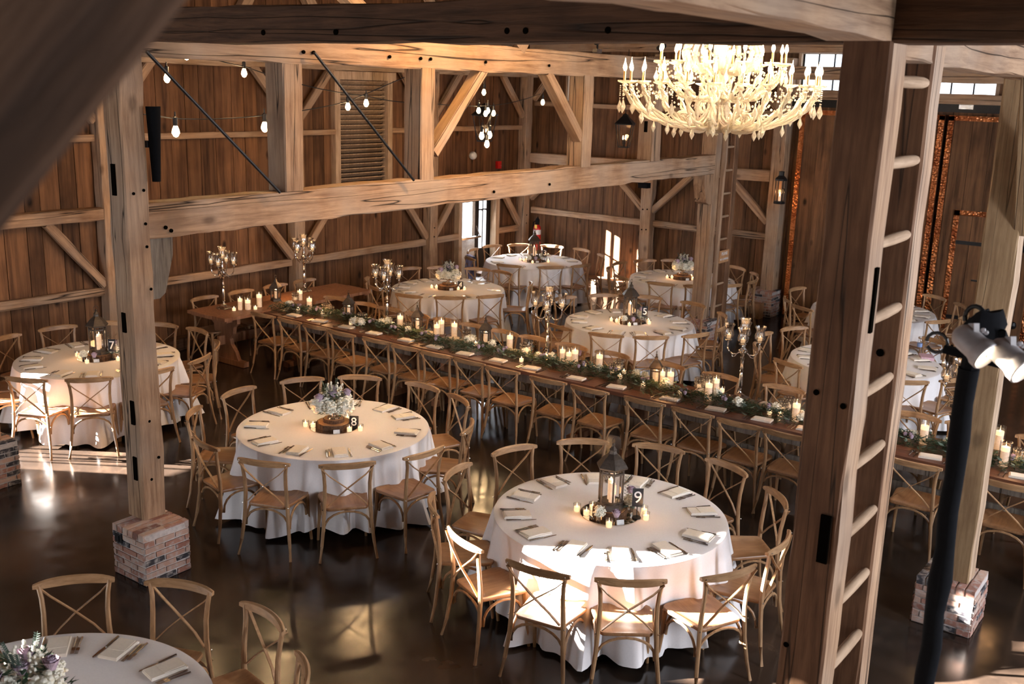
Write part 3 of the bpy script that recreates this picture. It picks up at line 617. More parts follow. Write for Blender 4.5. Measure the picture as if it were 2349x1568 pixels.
#PART2
# ------------------------------------------------------------------ cross-back chair
def make_chair():
    root = empty('cross_back_chair')
    # seat: rounded trapezoid with dished panel; faces +Y, back at -Y
    def outline(w0, w1, d0, d1, n=5, c=.09):
        P = [(-w0, d0), (w0, d0), (w1, d1), (-w1, d1)]; out = []
        for i, p in enumerate(P):
            q = Vector(P[i-1]); r_ = Vector(P[(i+1) % 4]); p = Vector(p); cc = c*(1 if i > 1 else .4)
            a = p+(q-p).normalized()*cc; e = p+(r_-p).normalized()*cc
            for k in range(n+1): t = k/n; out.append(tuple((a*(1-t)**2 + p*2*t*(1-t) + e*t*t)))
        return out
    o1 = outline(.178, .225, -.205, .21); b = MB(); n = len(o1)
    sc = lambda f, z: [(x*f, (y-.0)*f, z) for x, y in o1]
    rings = [sc(.985, .437), sc(1, .443), sc(1, .456), sc(.985, .462), sc(.86, .461), sc(.82, .455), sc(.45, .449)]
    vs = [p for r_ in rings for p in r_]; fs = [tuple(range(n))[::-1]]
    for i in range(len(rings)-1):
        for k in range(n): fs.append((i*n+k, i*n+(k+1) % n, (i+1)*n+(k+1) % n, (i+1)*n+k))
    fs.append(tuple(range((len(rings)-1)*n, len(rings)*n))); b.add(vs, fs); b.build('seat', 'oakseat', root, smooth=True)
    for s in (-1, 1):
        b = MB(); b.tube([(s*.245, -.275, 0), (s*.225, -.245, .14), (s*.205, -.222, .32), (s*.198, -.213, .46), (s*.192, -.212, .56), (s*.190, -.222, .68), (s*.197, -.236, .78), (s*.212, -.243, .865)], [.0125, .0145, .0165, .0175, .017, .016, .0155, .014], 8)
        b.build('rear_leg', 'oak', root, smooth=True)
        b = MB(); b.tube([(s*.215, .205, 0), (s*.208, .185, .16), (s*.200, .172, .3), (s*.196, .168, .44)], [.0125, .015, .018, .02], 8); b.build('front_leg', 'oak', root, smooth=True)
    b = MB(); P = []; Rr = []; vs = []; fs = []; m = 14      # bent top rail: bowed away from the sitter
    for i in range(m+1):
        t = -1+2*i/m; x = t*.242; y = -.232-.052*(1-t*t)-.0; z = .866+.004*(1-t*t); hh = .029*(1-.55*abs(t)**5); tt = .0125
        for a, e in ((-tt, -hh), (tt, -hh), (tt*1.1, hh*.7), (0, hh), (-tt*1.1, hh*.7)): vs.append((x*(1+e*.0), y+a-e*.12, z+e))
    for i in range(m):
        for k in range(5): fs.append((i*5+k, (i+1)*5+k, (i+1)*5+(k+1) % 5, i*5+(k+1) % 5))
    fs += [tuple(range(5)), tuple(range(m*5, m*5+5))[::-1]]; b.add(vs, fs); b.build('top_rail', 'oakrail', root, smooth=True)
    for s in (-1, 1):
        b = MB(); o = .007*s
        pts = [(s*.222, -.262, .85), (s*.15, -.262, .775), (0, -.252+o, .655), (-s*.10, -.236, .565), (-s*.172, -.218, .487)]
        b.tube(pts, .0125, 4, flat=.42, up=(0, 1, 0)); b.build('cross_bar', 'oak', root)
    b = MB(); b.blob((0, -.266, .655), .006, 6)
    for s in (-1, 1): b.blob((s*.213, -.232, .47), .006, 6); b.blob((s*.215, -.263, .868), .005, 6)
    b.build('bolt_heads', 'steel', root)
    def hoop(p, q, name='bentwood_brace'):
        p, q = Vector(p), Vector(q); b = MB(); b.tube([p+(q-p)*((1-math.cos(PI*i/10))/2)+Vector((0, 0, .165*math.sin(PI*i/10)**.75)) for i in range(11)], .0105, 6); b.build(name, 'oak', root, smooth=True)
    hoop((-.198, -.205, .262), (.198, -.205, .262)); hoop((-.198, .155, .262), (.198, .155, .262))
    for s in (-1, 1): hoop((s*.205, -.19, .262), (s*.198, .14, .262))
    return Proto(root)
CHAIR = make_chair()
SEATED = []
def chair(x, y, face, label, group):
    """x,y = position of the top rail; face = direction the sitter looks, in radians"""
    ox, oy = x+math.cos(face)*.262, y+math.sin(face)*.262
    return CHAIR.put((ox, oy, 0), face-PI/2, label, 'chair', group)
# ------------------------------------------------------------------ table setting pieces
b = MB(); b.box((0, 0, .006), (.125, .215, .012)); b.box((.002, -.004, .0155), (.118, .203, .006)); b.box((-.003, .03, .0195), (.110, .12, .003), Matrix.Rotation(R(4), 3, 'Z')); NAPKIN = Proto(b.build('napkin', 'napkin'))
b = MB()
b.add([(-.008, .0, .002), (.008, .0, .002), (.0095, .06, .0025), (.006, .115, .002), (-.004, .125, .002), (-.008, .06, .0025)], [(0, 1, 2, 3, 4, 5)]); b.tube([(0, -.115, .006), (0, -.06, .006), (0, 0, .004)], [.008, .0065, .005], 6); KNIFE = Proto(b.build('table_knife', 'steel', smooth=False))
b = MB(); b.tube([(0, -.10, .005), (0, -.05, .005), (0, .02, .006)], [.0065, .004, .003], 6); b.box((0, .035, .006), (.020, .03, .003))
for i in range(4): b.box((-.0075+.005*i, .07, .007), (.0025, .045, .002))
FORK = Proto(b.build('dinner_fork', 'steel'))
HOURS = ['twelve', 'one', 'two', 'three', 'four', 'five', 'six', 'seven', 'eight', 'nine', 'ten', 'eleven']
def hour(a):
    """clock position seen from the camera: six o'clock is nearest the camera"""
    return HOURS[int(round(((36.2-math.degrees(a)) % 360)/30)) % 12], ((36.2-math.degrees(a)) % 360)/30
def setting(cx, cy, a, z, where, grp, rr=.735, spread=1.0):
    c = Vector((cx, cy, z)); d = Vector((math.cos(a), math.sin(a), 0)); t = Vector((-d.y, d.x, 0)); j = lambda s: random.uniform(-s, s)
    rz = a-PI/2
    NAPKIN.put(c+d*(rr+j(.012)), rz+j(.07), 'folded cream napkin %s' % where, 'napkin', 'napkins on '+grp)
    KNIFE.put(c+d*(rr+j(.02))+t*.092, rz+PI+j(.07), 'silver knife %s' % where, 'knife', 'knives on '+grp)
    FORK.put(c+d*(rr+j(.02))-t*.092, rz+PI+j(.06), 'inner silver fork %s' % where, 'fork', 'forks on '+grp)
    FORK.put(c+d*(rr+.01+j(.02))-t*.118, rz+PI+j(.06), 'outer silver fork %s' % where, 'fork', 'forks on '+grp)
# ------------------------------------------------------------------ round tables
def cloth_mesh(seed, Rt=.915, H=.76):
    r = random.Random(seed); n = 216; b = MB(); vs = []; fs = []
    ks = [(r.choice([9, 11, 12, 13]), r.uniform(0, 6.3), .040), (r.choice([17, 19, 21]), r.uniform(0, 6.3), .030), (r.choice([27, 31, 34]), r.uniform(0, 6.3), .014), (4, r.uniform(0, 6.3), .02)]
    prof = [(0, 0), (.5, 0), (.93, 0), (.985, -.001), (1, -.006)]
    for f, z in prof[1:]:
        for k in range(n): a = 2*PI*k/n; vs.append((Rt*f*math.cos(a), Rt*f*math.sin(a), H+z))
    rows = 13
    for i in range(1, rows+1):
        t = i/rows
        for k in range(n):
            a = 2*PI*k/n; w = sum(A*math.sin(K*a+p+t*.5*math.sin(a*3+p)) for K, p, A in ks)
            w = w*1.1 if w > 0 else w*.75
            q = Rt+.014*t+.05*t*t+w*t**.55*(1.0+.9*t)
            low = .05+.05*math.sin(3*a+ks[0][1])+.03*math.sin(5*a+ks[1][1]); hem = H-.006-(H-.02-max(.015, low))*t
            vs.append((q*math.cos(a), q*math.sin(a), hem))
    m = len(prof)-1+rows; c = len(vs); vs.append((0, 0, H))
    for k in range(n): fs.append((c, k, (k+1) % n))
    for i in range(m-1):
        for k in range(n): fs.append((i*n+k, (i+1)*n+k, (i+1)*n+(k+1) % n, i*n+(k+1) % n))
    b.add(vs, fs); return b
TZ = .7605
def round_table(key, cx, cy, a0, n, desc, extra=None, settings=True, skip=(), wide=1.38):
    root = empty('round_table', (cx, cy, 0)); tag(root, 'round banquet table under a white cloth, the one %s' % desc, 'table', 'round banquet tables')
    cl = cloth_mesh(key*7+1).build('tablecloth', 'cloth', root, smooth=True); b = MB(); b.cyl((0, 0, .70), .88, .045, 32); b.cyl((0, 0, 0), .05, .70); b.box((0, 0, .03), (.9, .08, .05)); b.box((0, 0, .03), (.08, .9, .05)); b.build('table_frame', 'blade_black', root)
    an = a0 if isinstance(a0, (list, tuple)) else [a0+i*360/n for i in range(n)]
    seen = {}
    for i, deg in enumerate(an):
        if i in skip: continue
        a = R(deg); h, hv = hour(a); k0 = int(round(hv)) % 12
        for e in (0, 1, -1, 2, -2, 3, -3):
            h = HOURS[(k0+e) % 12]
            if h not in seen: break
        rr = wide+random.uniform(-.02, .02)
        seen[h] = 1
        if not (extra and i in extra.get('nochair', ())):
            chair(cx+math.cos(a)*rr, cy+math.sin(a)*rr, a+PI+random.uniform(-.04, .04), 'cross-back chair at the %s o\'clock side of the table %s' % (h, key_name(desc)), 'chairs at the round table %s' % key_name(desc))
        if settings: setting(cx, cy, a+random.uniform(-.02, .02), TZ, 'at the %s o\'clock place of the table %s' % (h, key_name(desc)), 'the round table '+key_name(desc))
    return root
def key_name(d): return d.split(';')[0]
T = {9: (6.62, 3.84), 8: (6.68, 6.99), 7: (6.62, 10.86), 5: (12.70, 7.22), 4: (12.79, 10.68), 3: (16.0, 11.25), 2: (16.42, 8.32), 6: (12.9, 3.9), 1: (16.15, 4.85), 10: (2.36, 4.72)}
round_table(9, *T[9], [-170, -143, -113, -84, -47, -16, 13, 42, 71, 103, 133, 161], 12, 'with the nine sign')
round_table(8, *T[8], [61, 34, 1, -25, -62, -98, -129, -160, 167, 128, 94], 11, 'with the eight sign', wide=1.34)
round_table(7, *T[7], [79, 52, 22, -4, -38, -66, -96, -126, -154, 168, 140, 110], 12, 'with the seven sign', wide=1.34)
round_table(5, *T[5], [-163, -138, -110, -82, -49, -14, 19, 48, 77, 107, 134, 167], 12, 'with the five sign')
round_table(4, *T[4], [-167, -139, -110, -82, -55, -5, 17, 46, 71, 99, 128, 160], 12, 'with the four sign', skip=(3,), wide=1.33)
round_table(3, *T[3], [76, 49, 19, -12, -46, -103, -131, -165, 106, 149], 10, 'with the three sign', wide=1.30)
round_table(2, *T[2], [154, 122, 90, 61, 35, -23, -54, -84, -114, -141, -169], 11, 'beside the far ladder', wide=1.30)
round_table(6, *T[6], [8, 35, 63, 92, 122, 156, -172, -142, -115, -80, -47, -22], 12, 'behind the post ladder', wide=1.36)
round_table(1, *T[1], [15, 48, 80, 122, 149, 180, -150, -120, -88, -55, -26], 11, 'by the copper doors', wide=1.36)
round_table(10, *T[10], [-69, -39, -9, 21, 50, 80], 12, 'in the near left corner')
chair(3.30, 7.40, R(135), 'cross-back oak chair cut by the left photo edge, below the brick pier', None)
# ------------------------------------------------------------------ candles, lanterns, flowers
def flame_mb(p, s=1): 
    b = MB(); b.lathe([(0.0002, 0), (.0055*s, .008*s), (.0045*s, .018*s), (.0002, .036*s)], 8, p); return b
root = empty('votive_candle'); b = MB(); b.lathe([(.024, 0), (.027, .004), (.031, .066), (.029, .066), (.025, .008)], 14); b.build('glass_cup', 'glass', root, smooth=True)
b = MB(); b.cyl((0, 0, .006), .024, .034, 12); b.build('wax', 'waxlit', root, smooth=True); flame_mb((0, 0, .040), .55).build('flame', 'flame', root)
VOTIVE = Proto(root)
def pillar(hc, r=.034, glass_h=None):
    root = empty('pillar_candle'); b = MB(); b.cyl((0, 0, .004), r, hc, 16); b.build('wax', 'wax', root, smooth=True)
    b = MB(); b.cyl((0, 0, hc-.03), r+.0008, .0345, 16); b.build('glowing_rim', 'waxlit', root, smooth=True)
    flame_mb((0, 0, hc+.004), .72).build('flame', 'flame', root)
    b = MB(); g = glass_h or hc+.05; b.lathe([(r+.012, 0), (r+.013, g), (r+.011, g), (r+.010, .005)], 18); b.build('glass_cylinder', 'glass', root, smooth=True)
    return Proto(root)
PIL = [pillar(.16), pillar(.12), pillar(.145, .026)]
def crystal_cup(h=.13, r=.05):
    root = empty('crystal_holder'); b = MB(); nf = 12; vs = []
    b.lathe([(r*.8, 0), (r, .01), (r*1.02, h), (r*.9, h), (r*.86, .02)], 48, flute=.045, nf=nf); b.build('cut_glass_cup', 'cutglass', root)
    b = MB()
    for k in range(12):
        for z in (.25, .55, .85): b.blob((r*1.03*math.cos(k*PI/6), r*1.03*math.sin(k*PI/6), h*z), .0075, 5)
    b.build('cut_glass_beads', 'crystal', root)
    b = MB(); b.cyl((0, 0, .02), .022, .03, 10); b.build('wax', 'waxlit', root); return Proto(root)
CUP = crystal_cup()
def lantern(hb=.30, r=.085, n=6, m='iron'):
    """glazed lantern of hb body height, with finial and ring"""
    root = empty('candle_lantern'); b = MB(); an = [2*PI*(k+.5)/n for k in range(n)]
    b.lathe([(r*1.25, 0), (r*1.25, .012), (r*1.1, .03), (r*1.1, .045), (r*1.0, .05)], n); b.build('base', m, root)
    b = MB()
    for a in an: b.bar((r*math.cos(a+.0)*1.0, r*math.sin(a)*1.0, .045), (r*math.cos(a)*1.0, r*math.sin(a), hb), .011)
    for z in (.05, hb-.035, hb-.005):
        for k in range(n): a, c = an[k], an[(k+1) % n]; b.bar((r*math.cos(a), r*math.sin(a), z), (r*math.cos(c), r*math.sin(c), z), .009 if z < .1 or z > hb-.01 else .014)
    b.T = Matrix.Rotation(0, 4, 'Z'); b.build('frame', m, root)
    b = MB()
    for k in range(n):
        a, c = an[k], an[(k+1) % n]; x0, y0, x1, y1 = r*.97*math.cos(a), r*.97*math.sin(a), r*.97*math.cos(c), r*.97*math.sin(c)
        b.add([(x0, y0, .05), (x1, y1, .05), (x1, y1, hb-.03), (x0, y0, hb-.03)], [(0, 1, 2, 3)])
    b.build('glazing', 'glass', root)
    b = MB(); b.T = Matrix.Rotation(PI/n, 4, 'Z'); b.lathe([(r*1.32, hb), (r*1.36, hb+.012), (r*1.2, hb+.03), (r*.8, hb+.07), (r*.36, hb+.10), (r*.30, hb+.12), (r*.34, hb+.128), (.008, hb+.155)], n); b.T = None
    b.lathe([(.006, hb+.15), (.013, hb+.162), (.006, hb+.172), (.001, hb+.178)], 10); b.build('roof', m, root)
    b = MB(); q = .032; b.tube([(q*math.cos(t*PI/8), 0, hb+.178+q*math.sin(t*PI/8)) for t in range(-2, 11)], .003, 6); b.build('carrying_ring', m, root)
    for dx, dy, hc in ((-.02, -.015, .145), (.028, .012, .15)):
        b = MB(); b.cyl((dx, dy, .046), .022, hc, 12); b.build('candle', 'wax', root, smooth=True); flame_mb((dx, dy, hc+.046), .8).build('flame', 'flame', root)
    return Proto(root)
LAN = lantern(); LANSQ = lantern(.22, .08, 4, 'iron')
def floret_ball(b, c, r, seed, n=80):
    rr = random.Random(seed)
    for i in range(n):
        z = rr.uniform(-.75, 1); a = rr.uniform(0, 2*PI); q = math.sqrt(max(0, 1-z*z)); d = Vector((q*math.cos(a), q*math.sin(a), z)); p = Vector(c)+d*r*rr.uniform(.82, 1.05)
        b.blob(p, r*.22, 5, rough=.35, sz=.6, seed=i)
    b.blob(c, r*.85, 8)
def rose(b, c, r):
    c = Vector(c)
    for i, (q, z0, z1) in enumerate(((.35, .0, 1.0), (.55, -.1, .95), (.8, -.3, .8), (1.05, -.5, .55))):
        n = 5; 
        for k in range(n):
            a = 2*PI*k/n+i*.6; w = .75
            b.add([c+Vector((math.cos(a-w)*q*r, math.sin(a-w)*q*r, z1*r*.92)), c+Vector((math.cos(a)*q*r*1.1, math.sin(a)*q*r*1.1, z1*r)), c+Vector((math.cos(a+w)*q*r, math.sin(a+w)*q*r, z1*r*.92)), c+Vector((math.cos(a+w)*q*r*.5, math.sin(a+w)*q*r*.5, z0*r-r*.4)), c+Vector((math.cos(a-w)*q*r*.5, math.sin(a-w)*q*r*.5, z0*r-r*.4))], [(0, 1, 2, 3, 4)])
    b.blob(c, r*.45, 6)
def bouquet(seed=1):
    root = empty('flower_arrangement'); rr = random.Random(seed); b = MB()
    b.lathe([(.055, 0), (.05, .010), (.02, .016), (.02, .03), (.04, .042), (.062, .07), (.065, .095)], 20); b.build('silver_bowl', 'silver', root, smooth=True)
    hyd = [(-.09, -.05, .125, .078), (.095, -.055, .12, .078), (0, -.10, .115, .060), (.02, .08, .16, .06), (-.08, .06, .15, .05), (.10, .05, .15, .045)]
    for i, (x, y, z, q) in enumerate(hyd): b = MB(); floret_ball(b, (x, y, z), q, seed*9+i); b.build('hydrangea_head', 'hydrangea', root)
    for x, y, z in ((.0, -.04, .215), (.11, -.0, .215), (-.10, -.085, .19), (-.02, .05, .225)): b = MB(); rose(b, (x, y, z), .034); b.build('lilac_rose', 'lilac', root)
    b = MB()
    for k in range(7):
        a = 2*PI*k/7+.3; c = Vector((.06*math.cos(a), .06*math.sin(a), .2))
        for j in range(9): b.blob(c+Vector((rr.uniform(-.014, .014), rr.uniform(-.014, .014), j*.010)), .009, 5)
    b.build('stock_blooms', 'hydrangea', root)['kind'] = 'stuff'
    b = MB()
    for k in range(170):
        a = rr.uniform(0, 2*PI); z = rr.uniform(.06, .24); q = rr.uniform(.07, .14)*(1.15 if z < .13 else .6)
        b.leaf((q*math.cos(a), q*math.sin(a), z), (math.cos(a), math.sin(a), rr.uniform(-.5, .9)), rr.uniform(.03, .065), rr.uniform(.014, .03))
    b.build('leaves', 'leaf', root)
    b = MB()
    for k in range(5):
        a = rr.uniform(0, 2*PI); p = Vector((.05*math.cos(a), .05*math.sin(a), .2)); d = Vector((math.cos(a)*.4, math.sin(a)*.4, 1)).normalized()
        b.tube([p, p+d*.12], .0015, 4)
        for j in range(10):
            for s in (-1, 1): b.leaf(p+d*(.02+.01*j), (s*math.cos(a+1.5), s*math.sin(a+1.5), .3), .02, .014)
    b.build('eucalyptus', 'leaf2', root)
    return Proto(root)
BOUQ = bouquet(2)
def small_flower(kind):
    root = empty('bud_vase'); b = MB(); b.lathe([(.02, 0), (.024, .05), (.022, .05), (.018, .005)], 12); b.build('glass_vase', 'glass', root)
    b = MB()
    if kind == 'h': floret_ball(b, (0, 0, .082), .045, 5); b.build('hydrangea_head', 'hydrangea', root)
    elif kind == 'r': rose(b, (0, 0, .078), .033); b.build('lilac_rose', 'lilac', root)
    else:
        floret_ball(b, (0, -.01, .1), .055, 8); b.build('hydrangea_head', 'hydrangea', root); b = MB(); rose(b, (.0, .01, .17), .036); b.build('lilac_rose', 'lilac', root)
        b = MB(); p = Vector((-.04, 0, .1))
        for j in range(14): b.leaf(p+Vector((0, 0, j*.014)), ((-1)**j, .3, .5), .024, .016)
        for k in range(8): a = k*.8; b.leaf((.03*math.cos(a), .03*math.sin(a), .07), (math.cos(a), math.sin(a), -.1), .08, .045)
        b.build('leaves', 'leaf2', root)
    return Proto(root)
HYV, ROV, TALLV = small_flower('h'), small_flower('r'), small_flower('t')
b = MB(); b.cyl((0, 0, 0), .235, .006, 48); MIRROR = Proto(b.build('mirror_tray', 'mirror', smooth=True))
def slice_proto(r, h):
    root = empty('log_slice'); b = MB(); P = [(r*(1+.03*math.sin(5*a*2*PI/40)+.02*math.sin(11*a*2*PI/40))*math.cos(a*2*PI/40), r*(1+.03*math.sin(5*a*2*PI/40)+.02*math.sin(11*a*2*PI/40))*math.sin(a*2*PI/40)) for a in range(40)]
    b.prism(P, 0, h); b.build('bark', 'bark', root); b = MB(); b.prism([(x*.94, y*.94) for x, y in P], h*.2, h+.002); b.build('cut_face', 'slice', root); return Proto(root)
SL1, SL2 = slice_proto(.135, .04), slice_proto(.10, .035)
b = MB(); b.add([(-.03, -.012, 0), (.03, -.012, 0), (.03, 0, .034), (-.03, 0, .034), (.03, .012, 0), (-.03, .012, 0)], [(0, 1, 2, 3), (3, 2, 4, 5), (0, 3, 5), (1, 4, 2)]); CARD = Proto(b.build('place_card', 'card'))
camr = R(36.2)-PI/2     # turning a thing by this makes its -Y side face the camera
def num_sign(n, loc, stand, rz=camr):
    root = empty('table_number', loc, rz); tag(root, 'small black sign with a white %s on its round table' % {9: 'nine', 8: 'eight', 7: 'seven', 5: 'five', 4: 'four', 3: 'three'}[n], 'sign', 'table number signs')
    b = MB(); z = .10 if stand else .002
    if stand:
        b.box((0, 0, z+.07), (.085, .006, .15)); b.build('board', 'chalk', root); b = MB(); b.cyl((0, 0, 0), .035, .008); b.cyl((0, 0, 0), .004, .11, 8); b.build('stand', 'blade_black', root)
    else:
        b.prism([(-.045, 0), (.045, 0), (.04, .012), (-.04, .012)], 0, .12); b.build('board', 'chalk', root)
    o = text(str(n), .135 if stand else .115, (0, -.006, z+(.07 if stand else .06)), (R(90), 0, 0), 'chalkpen', root, 'number'); return root
def ref(cx, cy, dx, dy):
    """dx to the right as seen from the camera, dy away from it"""
    a = R(36.2); return (cx+dx*math.sin(a)+dy*math.cos(a), cy-dx*math.cos(a)+dy*math.sin(a))
VN = [0]
def centre(n, kind, sign=True):
    cx, cy = T[n]; z = TZ; nm = {2: 'beside the far ladder', 10: 'in the near left corner'}.get(n) or 'with the %s sign' % {9: 'nine', 8: 'eight', 7: 'seven', 5: 'five', 4: 'four', 3: 'three'}[n]
    MIRROR.put((cx, cy, z), 0, 'round mirror tray under the centrepiece of the table %s' % nm, 'mirror', 'mirror trays'); z += .0065
    if kind == 'lantern':
        x, y = ref(cx, cy, .0, .02); SL1.put((x, y, z), .3, 'log slice under the lantern of the table %s' % nm, 'log slice', 'log slices')
        LAN.put((x, y, z+.0425), .2, 'antique bronze candle lantern on the table %s' % nm, 'lantern', 'table lanterns', sc=1.12)
        for P, dx, dy, t in ((HYV, -.10, -.17, 'small glass vase with a white hydrangea head'), (ROV, .03, -.19, 'small glass vase with one lilac rose'), (TALLV, .165, .05, 'tall vase of hydrangea, rose and eucalyptus')):
            x, y = ref(cx, cy, dx, dy); P.put((x, y, z), camr, '%s on the table %s' % (t, nm), 'flowers', 'bud vases')
        V = [(-.26, .03), (-.19, -.06), (-.135, .05), (-.03, -.255), (.27, .02), (.27, -.10)]
        if sign: num_sign(n, (*ref(cx, cy, .20, -.08), z), True)
    else:
        x, y = ref(cx, cy, 0, 0); SL1.put((x, y, z), .3, 'larger lower log slice on the table %s' % nm, 'log slice', 'log slices', sc=1.2); SL2.put((x, y, z+.0505), 1, 'smaller upper log slice on the table %s' % nm, 'log slice', 'log slices')
        BOUQ.put((x, y, z+.088), camr, 'white and lilac flowers in a silver bowl on the table %s' % nm, 'flowers', 'flower arrangements', sc=1.18)
        V = [(-.27, -.02), (-.19, -.06), (.17, -.13), (.27, -.10), (.18, .12), (.1, .2), (-.02, .21)]
        if sign: num_sign(n, (*ref(cx, cy, .20, -.04), z), False)
    w = ['leftmost', 'second from left', 'third from left', 'fourth', 'fifth', 'sixth', 'rear']
    for i, (dx, dy) in enumerate(V):
        x, y = ref(cx, cy, dx, dy); ins = math.hypot(dx, dy) < .21
        VOTIVE.put((x, y, z if ins else TZ), 0, 'lit votive candle, %s on the table %s' % (w[i], nm), 'candle', 'votive candles on round tables')
    x, y = ref(cx, cy, .06, -.205); CARD.put((x, y, z), camr+.3, 'small white folded card on the mirror of the table %s' % nm, 'card', 'folded cards')
    light('candle_light', 'POINT', (*ref(cx, cy, -.21, -.12), .90), .45, WARMER, .04); light('candle_light', 'POINT', (*ref(cx, cy, .24, -.10), .90), .35, WARMER, .04)
centre(9, 'lantern'); centre(8, 'flowers'); centre(7, 'lantern'); centre(5, 'lantern'); centre(4, 'flowers'); centre(3, 'lantern'); centre(2, 'flowers', False); centre(10, 'flowers', False)
# ------------------------------------------------------------------ long farm tables
LX0, LX1 = 9.55, 10.33
def farm_table(y0, y1, label):
    root = empty('farm_table', ((LX0+LX1)/2, (y0+y1)/2, 0)); tag(root, label, 'table', 'long dark farm tables'); b = MB(); L = y1-y0-.01; Wd = LX1-LX0
    for i in range(4): b.box((-Wd/2+Wd*(i+.5)/4, 0, .738), (Wd/4-.003, L, .044))
    b.build('tabletop', 'farm', root)
    b = MB(); b.box((-Wd/2+.10, 0, .655), (.03, L-.1, .12)); b.box((-Wd/2+.16, 0, .33), (.03, L-.2, .26)); b.build('side_board', 'weathered', root)
    b = MB(); b.box((Wd/2-.10, 0, .655), (.03, L-.1, .12)); b.build('apron', 'farm', root)
    for s in (-1, 1):
        b = MB(); b.box((0, s*(L/2-.35), .37), (.30, .06, .62)); b.box((0, s*(L/2-.35), .04), (.62, .09, .08)); b.build('trestle_leg', 'trestle', root)
for i, (y0, y1) in enumerate(((8.62, 11.4), (5.83, 8.61), (3.04, 5.82), (.25, 3.03), (-2.5, .24))):
    farm_table(y0, y1, 'long dark-stained farm table under the garland, %s section from the wall' % ('first', 'second', 'third', 'fourth', 'fifth')[i])
# head trestle table
root = empty('trestle_table', (10.35, 11.85, 0)); tag(root, 'reddish natural wood trestle table across the wall end of the long tables', 'table')
b = MB()
for i in range(3): b.box((0, -.42+.28*(i+.5), .742), (2.9+(.04 if i == 1 else 0), .276, .045))
b.box((-1.35, 0, .705), (.10, .78, .03)); b.box((1.35, 0, .705), (.10, .78, .03)); b.build('tabletop', 'trestle', root)
for s in (-1, 1):
    b = MB(); b.T = Matrix.Translation((s*1.12, 0, 0)) @ Matrix.Rotation(R(90), 4, 'Z') @ Matrix.Rotation(R(90), 4, 'X')
    P = [(-.30, .08), (-.24, .2), (-.15, .3), (-.13, .38), (-.2, .46), (-.22, .56), (-.3, .62), (-.3, .70)]
    b.prism([(x, z) for x, z in P]+[(-x, z) for x, z in P[::-1]], -.03, .03); b.T = None; b.box((s*1.12, 0, .045), (.10, .86, .075)); b.build('trestle_end', 'trestle', root)
b = MB(); b.box((0, 0, .35), (2.5, .05, .13)); b.build('stretcher', 'trestle', root)
for i, (x, y) in enumerate(((9.27, 12.3), (9.93, 12.3), (10.6, 12.3), (11.2, 12.3))): chair(x, y+.08, R(-90), 'cross-back chair behind the trestle table against the wall, %s from the left' % ORD[i], 'chairs behind the trestle table')
NY = [10.92, 10.40, 9.88, 9.38, 8.80, 8.30, 7.81, 7.31, 6.80, 6.17, 5.63, 4.97, 4.42, 3.90, 3.42, 2.82, 2.23, 1.45, .9]
FY = [10.99, 10.38, 9.91, 9.39, 8.85, 8.38, 7.88, 7.38, 6.81, 6.22, 5.48, 4.77, 4.04, 3.4, 2.61, 2.1, 1.45]
def long_setting(x, y, s, lab, grp):
    j = lambda q: random.uniform(-q, q); d = Vector((s, 0, 0)); t = Vector((0, s, 0)); c = Vector((x, y, TZ)); rz = 0 if s > 0 else PI
    rz = -PI/2 if s > 0 else PI/2
    NAPKIN.put(c+Vector((j(.01), j(.01), 0)), rz+PI/2+R(8)*s+j(.08), 'folded cream napkin %s' % lab, 'napkin', 'napkins on '+grp, sc=.95)
    KNIFE.put(c-t*.145+Vector((j(.01), 0, 0)), rz+j(.08), 'silver knife %s' % lab, 'knife', 'knives on '+grp); FORK.put(c+t*.135, rz+j(.07), 'inner silver fork %s' % lab, 'fork', 'forks on '+grp); FORK.put(c+t*.175+Vector((.01, 0, 0)), rz+j(.07), 'outer silver fork %s' % lab, 'fork', 'forks on '+grp)
for i, y in enumerate(NY):
    chair(9.11+random.uniform(-.02, .02), y, random.uniform(-.05, .05), 'cross-back chair on the near side of the long table, %s from the wall end' % ORD[i], 'chairs on the near side of the long table')
    long_setting(9.70, y, 1, 'on the near side of the long table, %s from the wall' % ORD[i], 'the near side of the long table')
for i, y in enumerate(FY):
    chair(10.60+random.uniform(-.02, .02), y, PI+random.uniform(-.05, .05), 'cross-back chair on the far side of the long table, %s from the wall end' % ORD[i], 'chairs on the far side of the long table')
    long_setting(10.22, y, -1, 'on the far side of the long table, %s from the wall' % ORD[i], 'the far side of the long table')
# garland
root = empty('greenery_garland', (9.95, 5.5, TZ)); tag(root, 'dark green cedar and fern garland with white flowers down the long table', 'garland')
rr = random.Random(5); b = MB(); b2 = MB(); b3 = MB()
gx = lambda y: .0+.07*math.sin(y*1.7)+.03*math.sin(y*4.1)
for i in range(17000):
    y = rr.uniform(-6.5, 6.0); x = gx(y)+rr.gauss(0, .085); z = max(.004, .10*math.exp(-((x-gx(y))/.09)**2)*rr.uniform(.2, 1)+.006)
    a = rr.uniform(0, 2*PI); d = (math.cos(a), math.sin(a)*1.4, rr.uniform(-.1, .5))
    (b if i % 4 else b2).leaf((x, y, z), d, rr.uniform(.03, .075), rr.uniform(.009, .02))
for i in range(900):
    y = rr.uniform(-6.5, 6.0); x = gx(y)+rr.gauss(0, .1); a = rr.uniform(0, 2*PI); b3.leaf((x, y, rr.uniform(.02, .09)), (math.cos(a), math.sin(a), .3), rr.uniform(.05, .09), rr.uniform(.03, .05))
b.build('cedar_sprigs', 'conifer', root)['kind'] = 'stuff'; b2.build('leaf_sprigs', 'leaf', root)['kind'] = 'stuff'; b3.build('broad_leaves', 'leaf2', root)['kind'] = 'stuff'
def gl(px, py, dz=.0): p = at(px, py, Z=TZ+dz); return p
